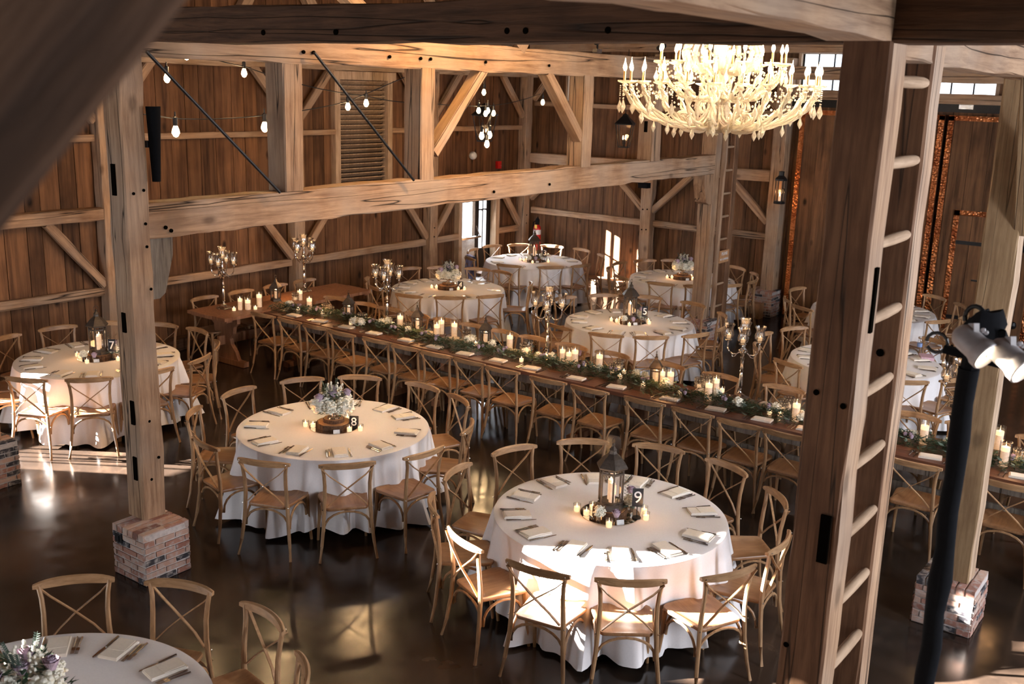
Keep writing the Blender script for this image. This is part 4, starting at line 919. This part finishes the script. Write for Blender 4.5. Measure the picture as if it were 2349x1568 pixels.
HY = [(664, 703), (812, 741), (828, 744), (876, 744), (899, 740), (936, 762), (1073, 784), (1085, 782), (1130, 793), (1206, 814), (1235, 822), (1266, 823), (1374, 850), (1466, 861), (1480, 868), (1528, 886), (1645, 907), (1693, 930), (1779, 941), (1840, 962), (2095, 1005), (2175, 1022), (758, 712)]
for i, (px, py) in enumerate(HY):
    p = gl(px, py, .03); p.x = min(max(p.x, 9.75), 10.15); b = MB(); floret_ball(b, (p.x-9.95, p.y-5.5, .065), rr.uniform(.045, .062), i, 50); b.build('hydrangea_head', 'hydrangea', root)
for i in range(26):
    y = -6.3+i*.48+rr.uniform(-.1, .1); b = MB()
    for k in range(3): rose(b, (gx(y)+rr.uniform(-.09, .09), y+rr.uniform(-.05, .05), .08), .022)
    b.build('lilac_blooms', 'lilac', root)
GZ = TZ
def near_of(i, n): return '%s from the wall' % (ORD+['twentieth', 'twenty-first', 'twenty-second'])[i]
PC = [(551, 711, 2), (569, 710, 1), (595, 704, 0), (688, 688, 1), (710, 713, 0), (918, 755, 0), (1002, 768, 1), (1012, 766, 0), (1042, 773, 0), (1169, 802, 0), (1289, 832, 2), (1305, 834, 1), (1318, 837, 0), (1374, 848, 0), (1518, 885, 2), (1537, 881, 1), (1624, 917, 0), (1641, 897, 1), (1824, 965, 0), (2117, 1017, 0), (2288, 1030, 0), (2301, 1068, 0)]
for i, (px, py, k) in enumerate(PC):
    p = gl(px, py); p.z = GZ; PIL[k].put(p, rr.uniform(0, 3), 'white pillar candle in a glass cylinder on the long table, %s' % near_of(i, len(PC)), 'candle', 'pillar candles on the long tables', sc=1.12)
CG = [(678, 690), (748, 717), (758, 722), (830, 740), (935, 760), (1070, 780), (1202, 809), (1212, 806), (1404, 858), (1418, 851), (1603, 891), (1618, 886), (1796, 945), (1808, 939), (2335, 1058)]
for i, (px, py) in enumerate(CG):
    p = gl(px, py); p.z = GZ; CUP.put(p, 0, 'cut crystal candle holder on the long table, %s' % near_of(i, len(CG)), 'candle holder', 'crystal candle holders', sc=1.0+.1*(i % 2))
LG = [(633, 690), (800, 729), (957, 760), (1113, 791), (1502, 882)]
for i, (px, py) in enumerate(LG):
    p = gl(px, py); p.z = GZ; LANSQ.put(p, .4, 'small dark four-sided candle lantern on the long table, %s' % near_of(i, len(LG)), 'lantern', 'small lanterns on the long tables', sc=.92)
VG = [(537, 713), (586, 710), (675, 688), (684, 712), (740, 720), (805, 745), (1091, 793), (1196, 830), (1340, 842), (1422, 868), (1431, 858), (1475, 885), (1559, 903), (1656, 900), (1765, 950), (1790, 955), (2087, 1003), (2330, 1045), (2345, 1050)]
for i, (px, py) in enumerate(VG):
    p = gl(px, py); p.z = GZ; VOTIVE.put(p, 0, 'small lit votive cup on the long table, %s' % near_of(i, len(VG)), 'candle', 'votive candles on the long tables', sc=1.1)
for y in (10.6, 8.8, 7.0, 5.2, 3.4, 1.6): light('candle_light', 'POINT', (9.95, y, 1.02), 2.2, WARMER, .08)
light('candle_light', 'POINT', (10.4, 11.9, 1.05), 2.2, WARMER, .08)
# candelabra
def candelabra():
    root = empty('candelabra'); b = MB(); b.T = Matrix.Rotation(R(45), 4, 'Z')
    b.lathe([(.11, .012), (.10, .02), (.07, .03), (.045, .04), (.03, .06)], 4); b.T = None
    for k in range(4): a = PI/2*k; b.blob((.095*math.cos(a), .095*math.sin(a), .012), .014, 6)
    b.lathe([(.045, .015), (.05, .03), (.03, .045), (.02, .06)], 16); b.build('footed_base', 'silver', root)
    b = MB(); b.lathe([(.02, .05), (.024, .06), (.013, .075), (.013, .10), (.022, .11), (.015, .12), (.021, .14), (.017, .25), (.012, .27), (.021, .285), (.012, .30), (.018, .32), (.012, .34), (.016, .40), (.024, .42), (.012, .435), (.018, .46), (.012, .48)], 14); b.build('stem', 'silver', root, smooth=True)
    b = MB(); b.blob((0, 0, .49), .034, 10, rough=.4, sz=1.1)
    for k in range(8): a = k*PI/4; b.blob((.03*math.cos(a), .03*math.sin(a), .475+.02*(k % 2)), .016, 6)
    b.build('hub', 'silver', root)
    def shade(parent, x, y, z):
        b = MB(); b.lathe([(.006, z-.045), (.012, z-.035), (.006, z-.025), (.034, z-.012), (.036, z-.006), (.012, z)], 12, (x, y, 0)); b.build('cup', 'silver', parent)
        b = MB(); b.lathe([(q*1.28, z+h*1.15) for q, h in ((.018, 0), (.036, .02), (.040, .045), (.030, .08), (.031, .10), (.043, .13), (.041, .13), (.029, .10), (.028, .08), (.036, .04), (.016, .004))], 36, (x, y, 0), flute=.05, nf=9); b.build('glass_shade', 'cutglass', parent, smooth=True)
        b = MB(); b.cyl((x, y, z+.006), .02, .035, 10); b.build('wax', 'waxlit', parent); flame_mb((x, y, z+.04), .55).build('flame', 'flame', parent)
    for k in range(4):
        a = PI/2*k+.4; c, s = math.cos(a), math.sin(a)
        b = MB(); b.tube([(c*q, s*q, z) for q, z in ((.02, .49), (.06, .455), (.10, .45), (.135, .475), (.150, .51), (.15, .54), (.15, .56))], [.009, .008, .008, .008, .008, .007, .007], 8)
        b.tube([(c*q, s*q, z) for q, z in ((.06, .455), (.075, .43), (.10, .425), (.108, .44), (.098, .448))], .005, 6)
        o = b.build('arm', 'silver', root, smooth=True); shade(o, c*.15, s*.15, .60)
    b = MB(); b.lathe([(.012, .52), (.02, .54), (.011, .56), (.016, .60), (.011, .63)], 12); o = b.build('top_stem', 'silver', root, smooth=True); shade(o, 0, 0, .67)
    return Proto(root)
CAND = candelabra()
for (x, y, t) in ((9.32, 11.98, 'at the left end of the trestle table'), (10.99, 12.12, 'on the trestle table in front of the wall post'), (10.22, 9.62, 'in front of the table with the 4 sign'), (10.2, 6.93, 'left of the table with the 5 sign'), (10.24, 4.40, 'before the dark gap in front of the large ladder'), (10.17, 2.13, 'right of the post ladder')):
    CAND.put((x, y, TZ), random.uniform(-.2, .2), 'tall silver five-light candelabra %s' % t, 'candelabra', 'silver candelabras', sc=1.10)
    light('candle_light', 'POINT', (x, y, TZ+.86), 1.2, WARM, .10)
# loose things
b = MB(); p = T[6]; q = ref(*p, .62, .25)
root = empty('water_bottle', (at(2108, 805, Z=TZ).x, at(2108, 805, Z=TZ).y, TZ)); tag(root, 'small plastic water bottle on the table behind the post ladder', 'bottle')
b.lathe([(.03, 0), (.033, .01), (.033, .12), (.03, .145), (.012, .175), (.012, .19), (.011, .19)], 14); b.build('bottle_body', 'glass', root, smooth=True); b = MB(); b.cyl((0, 0, .06), .0335, .05, 14); b.build('bottle_label', 'water', root); b = MB(); b.cyl((0, 0, .185), .014, .015, 10); b.build('bottle_cap', 'whitepaint', root)
p = at(2125, 822, Z=TZ); b = MB(); b.box((0, 0, .02), (.22, .16, .04)); tag(b.build('gift_box', 'pinkbox', loc=(p.x, p.y, TZ)), 'flat patterned box near the water bottle on a white table', 'box').rotation_euler = (0, 0, .4)
b = MB(); b.box((0, 0, .015), (.2, .15, .03)); b.box((.01, .01, .04), (.19, .14, .02)); tag(b.build('book_stack', 'pinkbox', loc=(11.62, 7.42, .465)), 'two pale books on the chair seat left of table five', 'books').rotation_euler = (0, 0, .5)
def garment():
    b = MB(); vs = []; fs = []; n, m = 14, 12
    for side in (-1, 1):
        for i in range(m+1):
            for k in range(n+1):
                u = k/n-.5; t = i/m; vs.append((u*(.30+.10*t*math.sin(k))+.02*math.sin(t*5+k), side*(.03+.02*math.sin(k*1.3+t*3)+.03*t*(.5+.5*math.sin(k*2.1))), -.42*t*(1-.15*math.cos(k))+.012))
    w = n+1
    for s in range(2):
        for i in range(m):
            for k in range(n): a = s*(m+1)*w+i*w+k; fs.append((a, a+1, a+w+1, a+w))
    for k in range(n): fs.append((k, k+1, (m+1)*w+k+1, (m+1)*w+k))
    b.add(vs, fs); return b
o = garment().build('jacket', 'blueflower', smooth=True, loc=(14.89, 11.90, .905)); o.rotation_euler = (0, 0, R(239)); tag(o, 'lavender blue garment draped over a chair back between the tables three and four', 'jacket')
# ------------------------------------------------------------------ chandelier
def smooth(P, k):
    out = []; Q = [P[0]]+list(P)+[P[-1]]
    for i in range(1, len(Q)-2):
        for j in range(k):
            t = j/k; out.append(tuple(.5*((2*Q[i][a])+(Q[i+1][a]-Q[i-1][a])*t+(2*Q[i-1][a]-5*Q[i][a]+4*Q[i+1][a]-Q[i+2][a])*t*t+(3*Q[i][a]-Q[i-1][a]-3*Q[i+1][a]+Q[i+2][a])*t**3) for a in (0, 1)))
    return out+[P[-1]]
def chandelier(x, y):
    root = empty('crystal_chandelier', (x, y, 0)); tag(root, 'huge glowing two-tier crystal chandelier with candle bulbs hanging at upper right', 'chandelier')
    rr = random.Random(9); C = 'crystal'
    b = MB(); b.tube([(0, 0, 5.0), (0, 0, 9.9)], .02, 8); b.build('hanging_chain', 'blade_black', root)
    b = MB(); b.lathe([(.03, 3.72), (.05, 3.76), (.03, 3.82), (.07, 3.9), (.09, 3.95), (.04, 4.02), (.05, 4.1), (.08, 4.17), (.05, 4.24), (.03, 4.32), (.06, 4.45), (.03, 4.6), (.05, 4.8), (.12, 4.86), (.05, 4.92), (.02, 5.0)], 20, flute=.08, nf=10); b.build('central_column', C, root, smooth=True)
    b = MB(); b.lathe([(.002, 3.585), (.02, 3.595), (.012, 3.61), (.06, 3.615), (.13, 3.645), (.165, 3.69), (.172, 3.72), (.15, 3.72), (.10, 3.665)], 32, flute=.03, nf=16); b.build('bottom_bowl', 'crystal', root, smooth=True)
    b = MB()
    for k in range(16): a = 2*PI*k/16; b.blob((.165*math.cos(a), .165*math.sin(a), 3.725), .02, 6)
    b.build('bowl_rim_beads', C, root)
    for k in range(10):     # crown arms
        a = 2*PI*k/10; c, s = math.cos(a), math.sin(a); P = [(.06, 4.86), (.10, 4.78), (.14, 4.68), (.22, 4.58), (.32, 4.48), (.365, 4.38), (.35, 4.30), (.28, 4.22), (.16, 4.18), (.08, 4.2)]
        b = MB(); b.tube([(q*c, q*s, z) for q, z in smooth(P, 3)], .026, 8); b.build('crown_arm', C, root, smooth=True)
    for k in range(12):
        a = 2*PI*(k+.5)/12; c, s = math.cos(a), math.sin(a); b = MB(); b.tube([(q*c, q*s, z) for q, z in smooth([(.10, 3.70), (.20, 3.63), (.34, 3.64), (.42, 3.72), (.38, 3.80), (.30, 3.79), (.30, 3.74)], 3)], .015, 6)
        b.tube([(q*c, q*s, z) for q, z in smooth([(.05, 3.86), (.14, 3.95), (.26, 3.93), (.30, 3.84), (.24, 3.80)], 3)], .013, 6); b.build('scroll_arm', C, root, smooth=True)
    def cup(parent, x, y, z, r):
        b = MB(); b.lathe([(.010, z-.05), (.02, z-.035), (.012, z-.02), (r*.6, z-.01), (r, z), (r*1.02, z+.012), (r*.9, z+.008), (.01, z+.004)], 14, (x, y, 0), flute=.08, nf=7); b.build('drip_dish', C, parent)
        b = MB(); b.cyl((x, y, z), .011, .10, 8); b.build('candle_sleeve', 'brass', parent)
        b = MB(); b.lathe([(.007, z+.10), (.019, z+.125), (.018, z+.145), (.008, z+.175), (.003, z+.20), (.0005, z+.222)], 8, (x, y, 0)); b.build('flame_bulb', 'bulb', parent, smooth=True)
    def drop(b, x, y, z, l):
        l *= 1.35; b.lathe([(.001, z-l), (.015*l/.1, z-l*.72), (.017*l/.1, z-l*.62), (.006*l/.1, z-l*.3), (.001, z-l*.12)], 6, (x, y, 0)); b.blob((x, y, z-l*.06), .007, 5)
    tiers = [(24, .93, 4.075, [(.07, 3.86), (.22, 3.70), (.42, 3.68), (.62, 3.73), (.80, 3.83), (.89, 3.95), (.93, 4.03)], .062, .021), (12, .60, 4.27, [(.06, 4.0), (.18, 3.93), (.34, 3.95), (.48, 4.05), (.57, 4.15), (.60, 4.22)], .066, .021)]
    for n, Rr, z, P, dish, w in tiers:
        for k in range(n):
            a = 2*PI*(k+.5)/n; c, s = math.cos(a), math.sin(a); q0 = z-(.03*(k % 2) if n == 24 else 0)
            b = MB(); PP = smooth(P, 4)
            for g in (-1, 1): b.tube([(q*c-g*s*.020*math.sin(.7*i_), q*s+g*c*.020*math.sin(.7*i_), zz+g*.016*math.cos(.7*i_)) for i_, (q, zz) in enumerate(PP)], w*.66, 6)
            if n == 24 and k % 2: b.tube([(q*c, q*s, zz) for q, zz in ((.30, 3.68), (.36, 3.76), (.46, 3.80), (.52, 3.76), (.48, 3.71))], .011, 5)
            o = b.build('candle_arm', C, root, smooth=True); cup(o, Rr*c, Rr*s, z, dish)
        b = MB()
        for k in range(n*5):       # bead swags round the rim
            a = 2*PI*k/(n*5); t = (k % 5)/5; zz = z-.03-.10*math.sin(PI*t); b.blob((Rr*math.cos(a), Rr*math.sin(a), zz), .011, 5)
        for k in range(n*4):
            a = 2*PI*k/(n*4); t = (k % 8)/8; b.blob((Rr*.72*math.cos(a), Rr*.72*math.sin(a), z-.10-.13*math.sin(PI*t)), .012, 5); b.blob((Rr*.86*math.cos(a), Rr*.86*math.sin(a), z-.02-.12*math.sin(PI*t)), .011, 5)
        b.build('bead_swags', C, root)['kind'] = 'stuff'
        for k in range(n):
            a = 2*PI*k/n; b = MB(); drop(b, Rr*1.03*math.cos(a), Rr*1.03*math.sin(a), z-.05-(.10 if n == 24 else 0), .11)
            if n == 24:
                for j in range(6): b.blob((Rr*1.03*math.cos(a), Rr*1.03*math.sin(a), z-.04-j*.018), .007, 5)
            b.build('crystal_drop', C, root)
    for k in range(24):
        a = 2*PI*(k+.5)/24; q = (.80, .62, .42)[k % 3]; b = MB(); drop(b, q*math.cos(a), q*math.sin(a), (3.83, 3.74, 3.70)[k % 3]-.01, .10); b.build('crystal_drop', C, root)
    b = MB()
    for k in range(10):
        a = 2*PI*(k+.5)/10
        for j in range(7): t = j/6; q = .36-.10*math.sin(PI*t)*0; b.blob((q*math.cos(a+(t-.5)*.6), q*math.sin(a+(t-.5)*.6), 4.42-.10*math.sin(PI*t)), .013, 5)
    b.build('crown_beads', C, root)
    for k in range(10): a = 2*PI*(k+.5)/10; b = MB(); drop(b, .35*math.cos(a), .35*math.sin(a), 4.31, .10); b.build('crystal_drop', C, root)
    for n, q, z in ((12, .93, 4.22), (6, .60, 4.42)):
        for k in range(n): a = 2*PI*(k+.25)/n; light('chandelier_bulb_light', 'POINT', (x+q*math.cos(a), y+q*math.sin(a), z), 31, (1, .78, .56), .03)
    light('chandelier_bulb_light', 'POINT', (x, y, 4.52), 24, (1, .76, .52), .05)
M['brass'] = plain('brass', (.75, .50, .20), .3, 1)
chandelier(9.5, 4.55)
# ------------------------------------------------------------------ string lights, lanterns, fittings
def cable(pts, label, r=.006):
    b = MB(); P = []
    for p, q, sag in pts:
        p, q = Vector(p), Vector(q)
        for i in range(13): t = i/12; P.append(p.lerp(q, t)-Vector((0, 0, sag*4*t*(1-t))))
    b.tube(P, r, 6); return tag(b.build('light_cable', 'blade_black'), label, 'cable')
def gb(p): return Vector(p)
b = MB()
root = empty('string_bulb'); b.lathe([(.018, -.03), (.02, -.01), (.02, .04), (.008, .05), (.006, .09)], 10); b.build('socket', 'blade_black', root)
b = MB(); b.lathe([(.0005, -.125), (.018, -.118), (.033, -.09), (.03, -.065), (.016, -.03)], 12); b.build('globe', 'bulb', root, smooth=True); SB = Proto(root)
YS1 = 9.6
SBP = [((383, 180), 'at the top left beside the black rod'), ((428, 128), 'glowing against the pale wall plate at top left'), ((560, 168), 'above the sloping wall brace'), ((403, 298), 'at lower left beside the black column speaker'), ((607, 288), 'left of the first upright'), ((798, 245), 'left one in front of the louvre'), ((840, 237), 'right one in front of the louvre'), ((1110, 212), 'top of the cluster at the large lantern'), ((1085, 162), 'just under the upper tie beam'), ((1245, 235), 'beside the corner post'),
    ((1098, 254), 'left of the cluster at the large lantern'), ((1119, 254), 'middle of the cluster at the large lantern'), ((1114, 261), 'centre low of the cluster at the large lantern'), ((1132, 260), 'right of the cluster at the large lantern'), ((1105, 309), 'lower left of the cluster'), ((1123, 307), 'lower right of the cluster'), ((1117, 328), 'bottom of the cluster')]
for (px, py), t in SBP:
    p = at(px, py, Y=9.6 if px < 1050 else 10.6); p.z += .08; SB.put(p, 0, 'lit string light bulb, %s' % t, 'light bulb', 'string light bulbs', sc=1.25 if py > 280 else 1.0)
    if px not in (1119, 1114, 1105, 1098): light('bulb_light', 'POINT', (p.x, p.y-.02, p.z-.17), 13 if px < 1050 else 6, WARM, .04)
c = lambda x, y, Y: at(x, y, Y=Y)
cable([(c(330, 262, 9.6), c(403, 272, 9.6), .0), (c(403, 272, 9.6), c(607, 264, 9.6), .02), (c(607, 264, 9.6), c(800, 232, 9.6), .02), (c(800, 232, 9.6), c(945, 170, 9.6), -.0)], 'black string light cable running from the black speaker to the second upright')
cable([(c(430, 108, 9.6), c(560, 152, 9.6), .03), (c(560, 152, 9.6), c(840, 220, 9.6), .05), (c(840, 220, 9.6), c(960, 236, 9.6), .02)], 'black string light cable sloping down across the louvre')
cable([(c(1005, 239, 10.6), c(1110, 243, 10.6), .01), (c(1110, 243, 10.6), c(1240, 215, 10.6), .04)], 'black string light cable running past the large lantern to the corner post')
cable([(c(1098, 243, 10.6), c(1115, 305, 10.6), .0), (c(1132, 245, 10.6), c(1112, 300, 10.6), 0)], 'hanging loop of white cable at the large lantern', .004)
def carriage(cx, cy, z0, h, w, label, hangz=None, wall=False):
    root = empty('carriage_lantern', (cx, cy, 0)); tag(root, label, 'lantern', 'gas style carriage lanterns'); k = 'blade_black'; b = MB(); zt = z0+h*.68
    b.T = Matrix.Rotation(R(20), 4, 'Z'); w1, w0 = w/2, w*.30
    C4 = [(1, 1), (-1, 1), (-1, -1), (1, -1)]
    for i, (a, e) in enumerate(C4):
        b.bar((a*w0, e*w0, z0), (a*w1, e*w1, zt), .014); a2, e2 = C4[(i+1) % 4]; b.bar((a*w0, e*w0, z0), (a2*w0, e2*w0, z0), .02); b.bar((a*w1, e*w1, zt), (a2*w1, e2*w1, zt), .024)
    b.build('frame', k, root); b = MB(); b.T = Matrix.Rotation(R(65), 4, 'Z'); b.lathe([(w1*1.62, zt), (w1*1.6, zt+.01), (w1*.45, zt+h*.24), (w1*.4, zt+h*.26), (w1*.5, zt+h*.27), (.01, zt+h*.32)], 4); b.build('roof', k, root)
    b = MB(); b.T = Matrix.Rotation(R(20), 4, 'Z')
    for i, (a, e) in enumerate(C4): a2, e2 = C4[(i+1) % 4]; b.add([(a*w0, e*w0, z0), (a2*w0, e2*w0, z0), (a2*w1, e2*w1, zt), (a*w1, e*w1, zt)], [(0, 1, 2, 3)])
    b.build('glazing', 'glass', root); b = MB(); b.cyl((0, 0, z0), .02, h*.2, 8)
    for dx in (-.045, .045): b.tube([(0, 0, z0+.03), (dx, 0, z0+.06), (dx, 0, z0+h*.22)], .008, 6)
    b.build('burner', k, root)
    for dx in (-.045, 0.045): flame_mb((dx, 0, z0+h*.22), 2.2).build('flame', 'flame', root)
    if hangz: b = MB(); b.tube([(0, 0, zt+h*.3), (0, 0, hangz)], .006, 6); b.build('hanging_rod', k, root)
    light('lantern_light', 'POINT', (cx, cy, z0+h*.36), 4, WARMER, .04)
p = at(1112, 280, Y=12.3); carriage(p.x, p.y, 2.96, .70, .36, 'large four-sided black lantern hanging among string bulbs near the corner', 4.2)
p = at(1433, 300, X=17.2); carriage(p.x, p.y, 2.93, .62, .30, 'black carriage lantern with twin flames hanging left of the chandelier', 4.7)
# slim wall lantern
root = empty('wall_lantern', (XB-.42, 7.22, 0)); tag(root, 'slim black wall lantern with one flame on the post beside the copper doors', 'lantern'); b = MB()
for k in range(8): a = PI/4*k; b.bar((.095*math.cos(a), .095*math.sin(a), 2.12), (.095*math.cos(a), .095*math.sin(a), 2.5), .011)
b.lathe([(.10, 2.08), (.11, 2.10), (.10, 2.13)], 8); b.lathe([(.115, 2.49), (.11, 2.52), (.05, 2.58), (.05, 2.64), (.055, 2.65), (.01, 2.66)], 8); b.build('frame', 'blade_black', root)
b = MB(); b.lathe([(.088, 2.13), (.088, 2.49)], 8); b.build('glazing', 'glass', root); b = MB(); b.box((.14, 0, 2.3), (.12, .05, .08)); b.build('bracket', 'blade_black', root)
b = MB(); b.cyl((0, 0, 2.12), .022, .10, 8); b.build('candle', 'wax', root); flame_mb((0, 0, 2.22), 2).build('flame', 'flame', root); light('lantern_light', 'POINT', (XB-.42, 7.22, 2.28), 2.5, WARMER, .04)
# track heads on the upper tie beam
def spot_head(px, py, label, aim=1):
    p = at(px, py, Y=7.2); root = empty('accent_spotlight', (p.x, 7.2, 4.42)); tag(root, label, 'spotlight', 'small spotlights on the upper tie beam')
    b = MB(); b.box((0, 0, .03), (.11, .07, .05)); b.build('ballast', 'steel', root); b = MB(); b.bar((0, 0, .05), (0, 0, .13), .018); b.tube([(-.05*aim, 0, .13), (.07*aim, -.02, .175)], [.032, .042], 12); b.build('lamp_can', 'blade_black', root); b = MB(); b.tube([(.0705*aim, -.02, .1755), (.073*aim, -.021, .1765)], .036, 12); b.build('lens', 'bulbwhite', root)
spot_head(1162, 105, 'small black spotlight on the upper tie beam, left of the leaning strut', -1); spot_head(1370, 115, 'small black spotlight on the upper tie beam, left of the chandelier'); spot_head(1513, 128, 'small black spotlight on the upper tie beam, just behind the chandelier candles')
light('track_light', 'SPOT', (8.3, 5.7, 5.4), 260, (1, .58, .24), .05, direction=(-.05, .6, -.5), spot_size=R(140), spot_blend=1)
# PAR lamp stand
root = empty('lamp_stand', (4.2, .87, 0)); tag(root, 'black cloth-wrapped stand carrying two white spotlights at the right edge', 'lamp stand')
b = MB(); rr = random.Random(4); P = [(rr.uniform(-.006, .006), rr.uniform(-.006, .006), i*.15) for i in range(20)]; b.tube(P+[(0, 0, 3.0)], [.040+rr.uniform(-.006, .007) for _ in range(20)]+[.04], 10); b.build('wrapped_pole', 'black', root, smooth=True)
b = MB(); p = Vector((0, -.03, 3.16)); b.tube([(0, 0, 2.98), (0, -.02, 3.16)], .035, 8); b.blob((0, -.03, 3.16), .07, 10, rough=.9); b.blob((.0, -.085, 3.13), .045, 8, rough=.7); b.bar((0, .10, 3.06), (0, -.27, 3.02), .03); b.build('clamp_head', 'black', root, smooth=True)
b = MB(); b.tube([(0, .005+.035*math.cos(t*PI/8), 3.20+.045*math.sin(t*PI/8)) for t in range(-1, 10)], .009, 8); b.tube([(0, .13+.04*math.cos(t*PI/6), 3.08+.04*math.sin(t*PI/6)) for t in range(12)], .007, 6); b.build('cable_loop', 'blade_black', root, smooth=True)
bpy.context.view_layer.update()
def par(px, py, label, X=4.0):
    p = at(px, py, X=X); r = empty('spotlight', p); r.scale = (.76, .76, .76); tag(r, label, 'spotlight', 'white spotlights on the lamp stand'); ax = (RT*.42-UP*.62-FW*.60).normalized(); q = ax.to_track_quat('Z', 'Y'); r.rotation_euler = q.to_euler()
    b = MB(); b.lathe([(.004, -.115), (.035, -.11), (.058, -.085), (.064, -.05), (.064, .02), (.07, .04), (.076, .05), (.077, .085), (.071, .09), (.066, .085), (.062, .05)], 28); b.build('housing', 'lampwhite', r, smooth=True)
    b = MB(); b.lathe([(.0005, .076), (.03, .077), (.064, .074)], 28); b.build('lamp_face', 'bulbwhite', r, smooth=True); b = MB(); b.tube([(0, 0, .078), (0, 0, .086)], .008, 8); b.build('filament_cap', 'lampwhite', r)
    b = MB(); b.T = q.to_matrix().to_4x4().inverted(); up_ = UP*1.0
    b.bar(up_*.03, up_*.105-RT*.0, .028, .05); b.blob(up_*.07+RT*.045, .014, 6); b.blob(up_*.06+RT*.06, .012, 6); b.build('yoke', 'lampwhite', r)
    light('spot_lamp_light', 'SPOT', p+ax*.10, 25, (1, .86, .66), .06, direction=ax, spot_size=R(70), spot_blend=.6)
par(2234, 791, 'white weathered spotlight on the stand, the fully visible one'); par(2318, 822, 'white weathered spotlight cut by the right photo edge')
# column speaker
root = empty('column_speaker', (4.98, 7.02, 0)); root.location = (4.895, 7.06, 3.49); tag(root, 'tall black column speaker fixed to the left post', 'speaker')
b = MB(); vs = []
for z, w in ((-.285, .034), (.285, .06)):
    for k in range(14):
        a = PI+PI*k/13; vs.append((math.cos(a)*w, math.sin(a)*w*1.1, z))
b.add(vs, [(k, k+1, 15+k, 14+k) for k in range(13)]+[(13, 0, 14, 27), tuple(range(14))[::-1], tuple(range(14, 28))]); b.build('grille', 'black', root, smooth=True); b = MB(); b.box((-.03, .06, 0), (.05, .10, .05)); b.build('bracket', 'blade_black', root)
# fire extinguisher, alarm, dome
p = at(1231, 560, X=17.85); root = empty('fire_extinguisher', (17.93, 12.55, 0)); tag(root, 'red fire extinguisher hanging in the far corner beside the corner post', 'fire extinguisher')
b = MB(); b.lathe([(.07, .62), (.08, .64), (.08, 1.06), (.07, 1.12), (.03, 1.16)], 18); b.build('tank', 'red', root, smooth=True); b = MB(); b.cyl((0, 0, .95), .0812, .10, 18); b.build('label_band', 'whitepaint', root, smooth=True)
b = MB(); b.lathe([(.03, 1.15), (.045, 1.17), (.045, 1.26), (.02, 1.30)], 10); b.bar((0, 0, 1.27), (-.1, -.08, 1.33), .02); b.tube([(0, .03, 1.24), (.0, .10, 1.2), (0, .10, .8), (0, .09, .68)], .012, 6); b.build('valve_and_hose', 'black', root); b = MB(); b.box((-.085, -.02, 1.12), (.004, .06, .08)); b.build('inspection_tag', 'yellow', root)
b = MB(); b.box((0, 0, 0), (.12, .06, .15)); b.cyl((.03, -.035, -.03), .02, .02, 8); tag(b.build('fire_alarm', 'red', loc=(17.2, YA-.035, 2.40)), 'small red fire alarm box on the left wall just above the tie beam', 'alarm')
b = MB(); b.blob((0, 0, 0), .08, 12); tag(b.build('dome_sensor', 'whitepaint', smooth=True, loc=(16.32, YA-.06, 2.62)), 'white round dome fitting on the left wall below the large lantern', 'sensor')
for px, py, X, t in ((1478, 372, 17.9, 'on top of the right wall post behind the tie beam'), (1478, 425, 17.9, 'under the tie beam on the right wall post'), (1613, 292, 15.1, 'on the ladder post below the chandelier')):
    p = at(px, py, X=X-.1); b = MB(); b.box((0, 0, 0), (.14, .2, .1) if X > 16 else (.1, .1, .12)); tag(b.build('small_speaker', 'black', loc=p), 'small black box speaker %s' % t, 'speaker', 'small black box speakers')
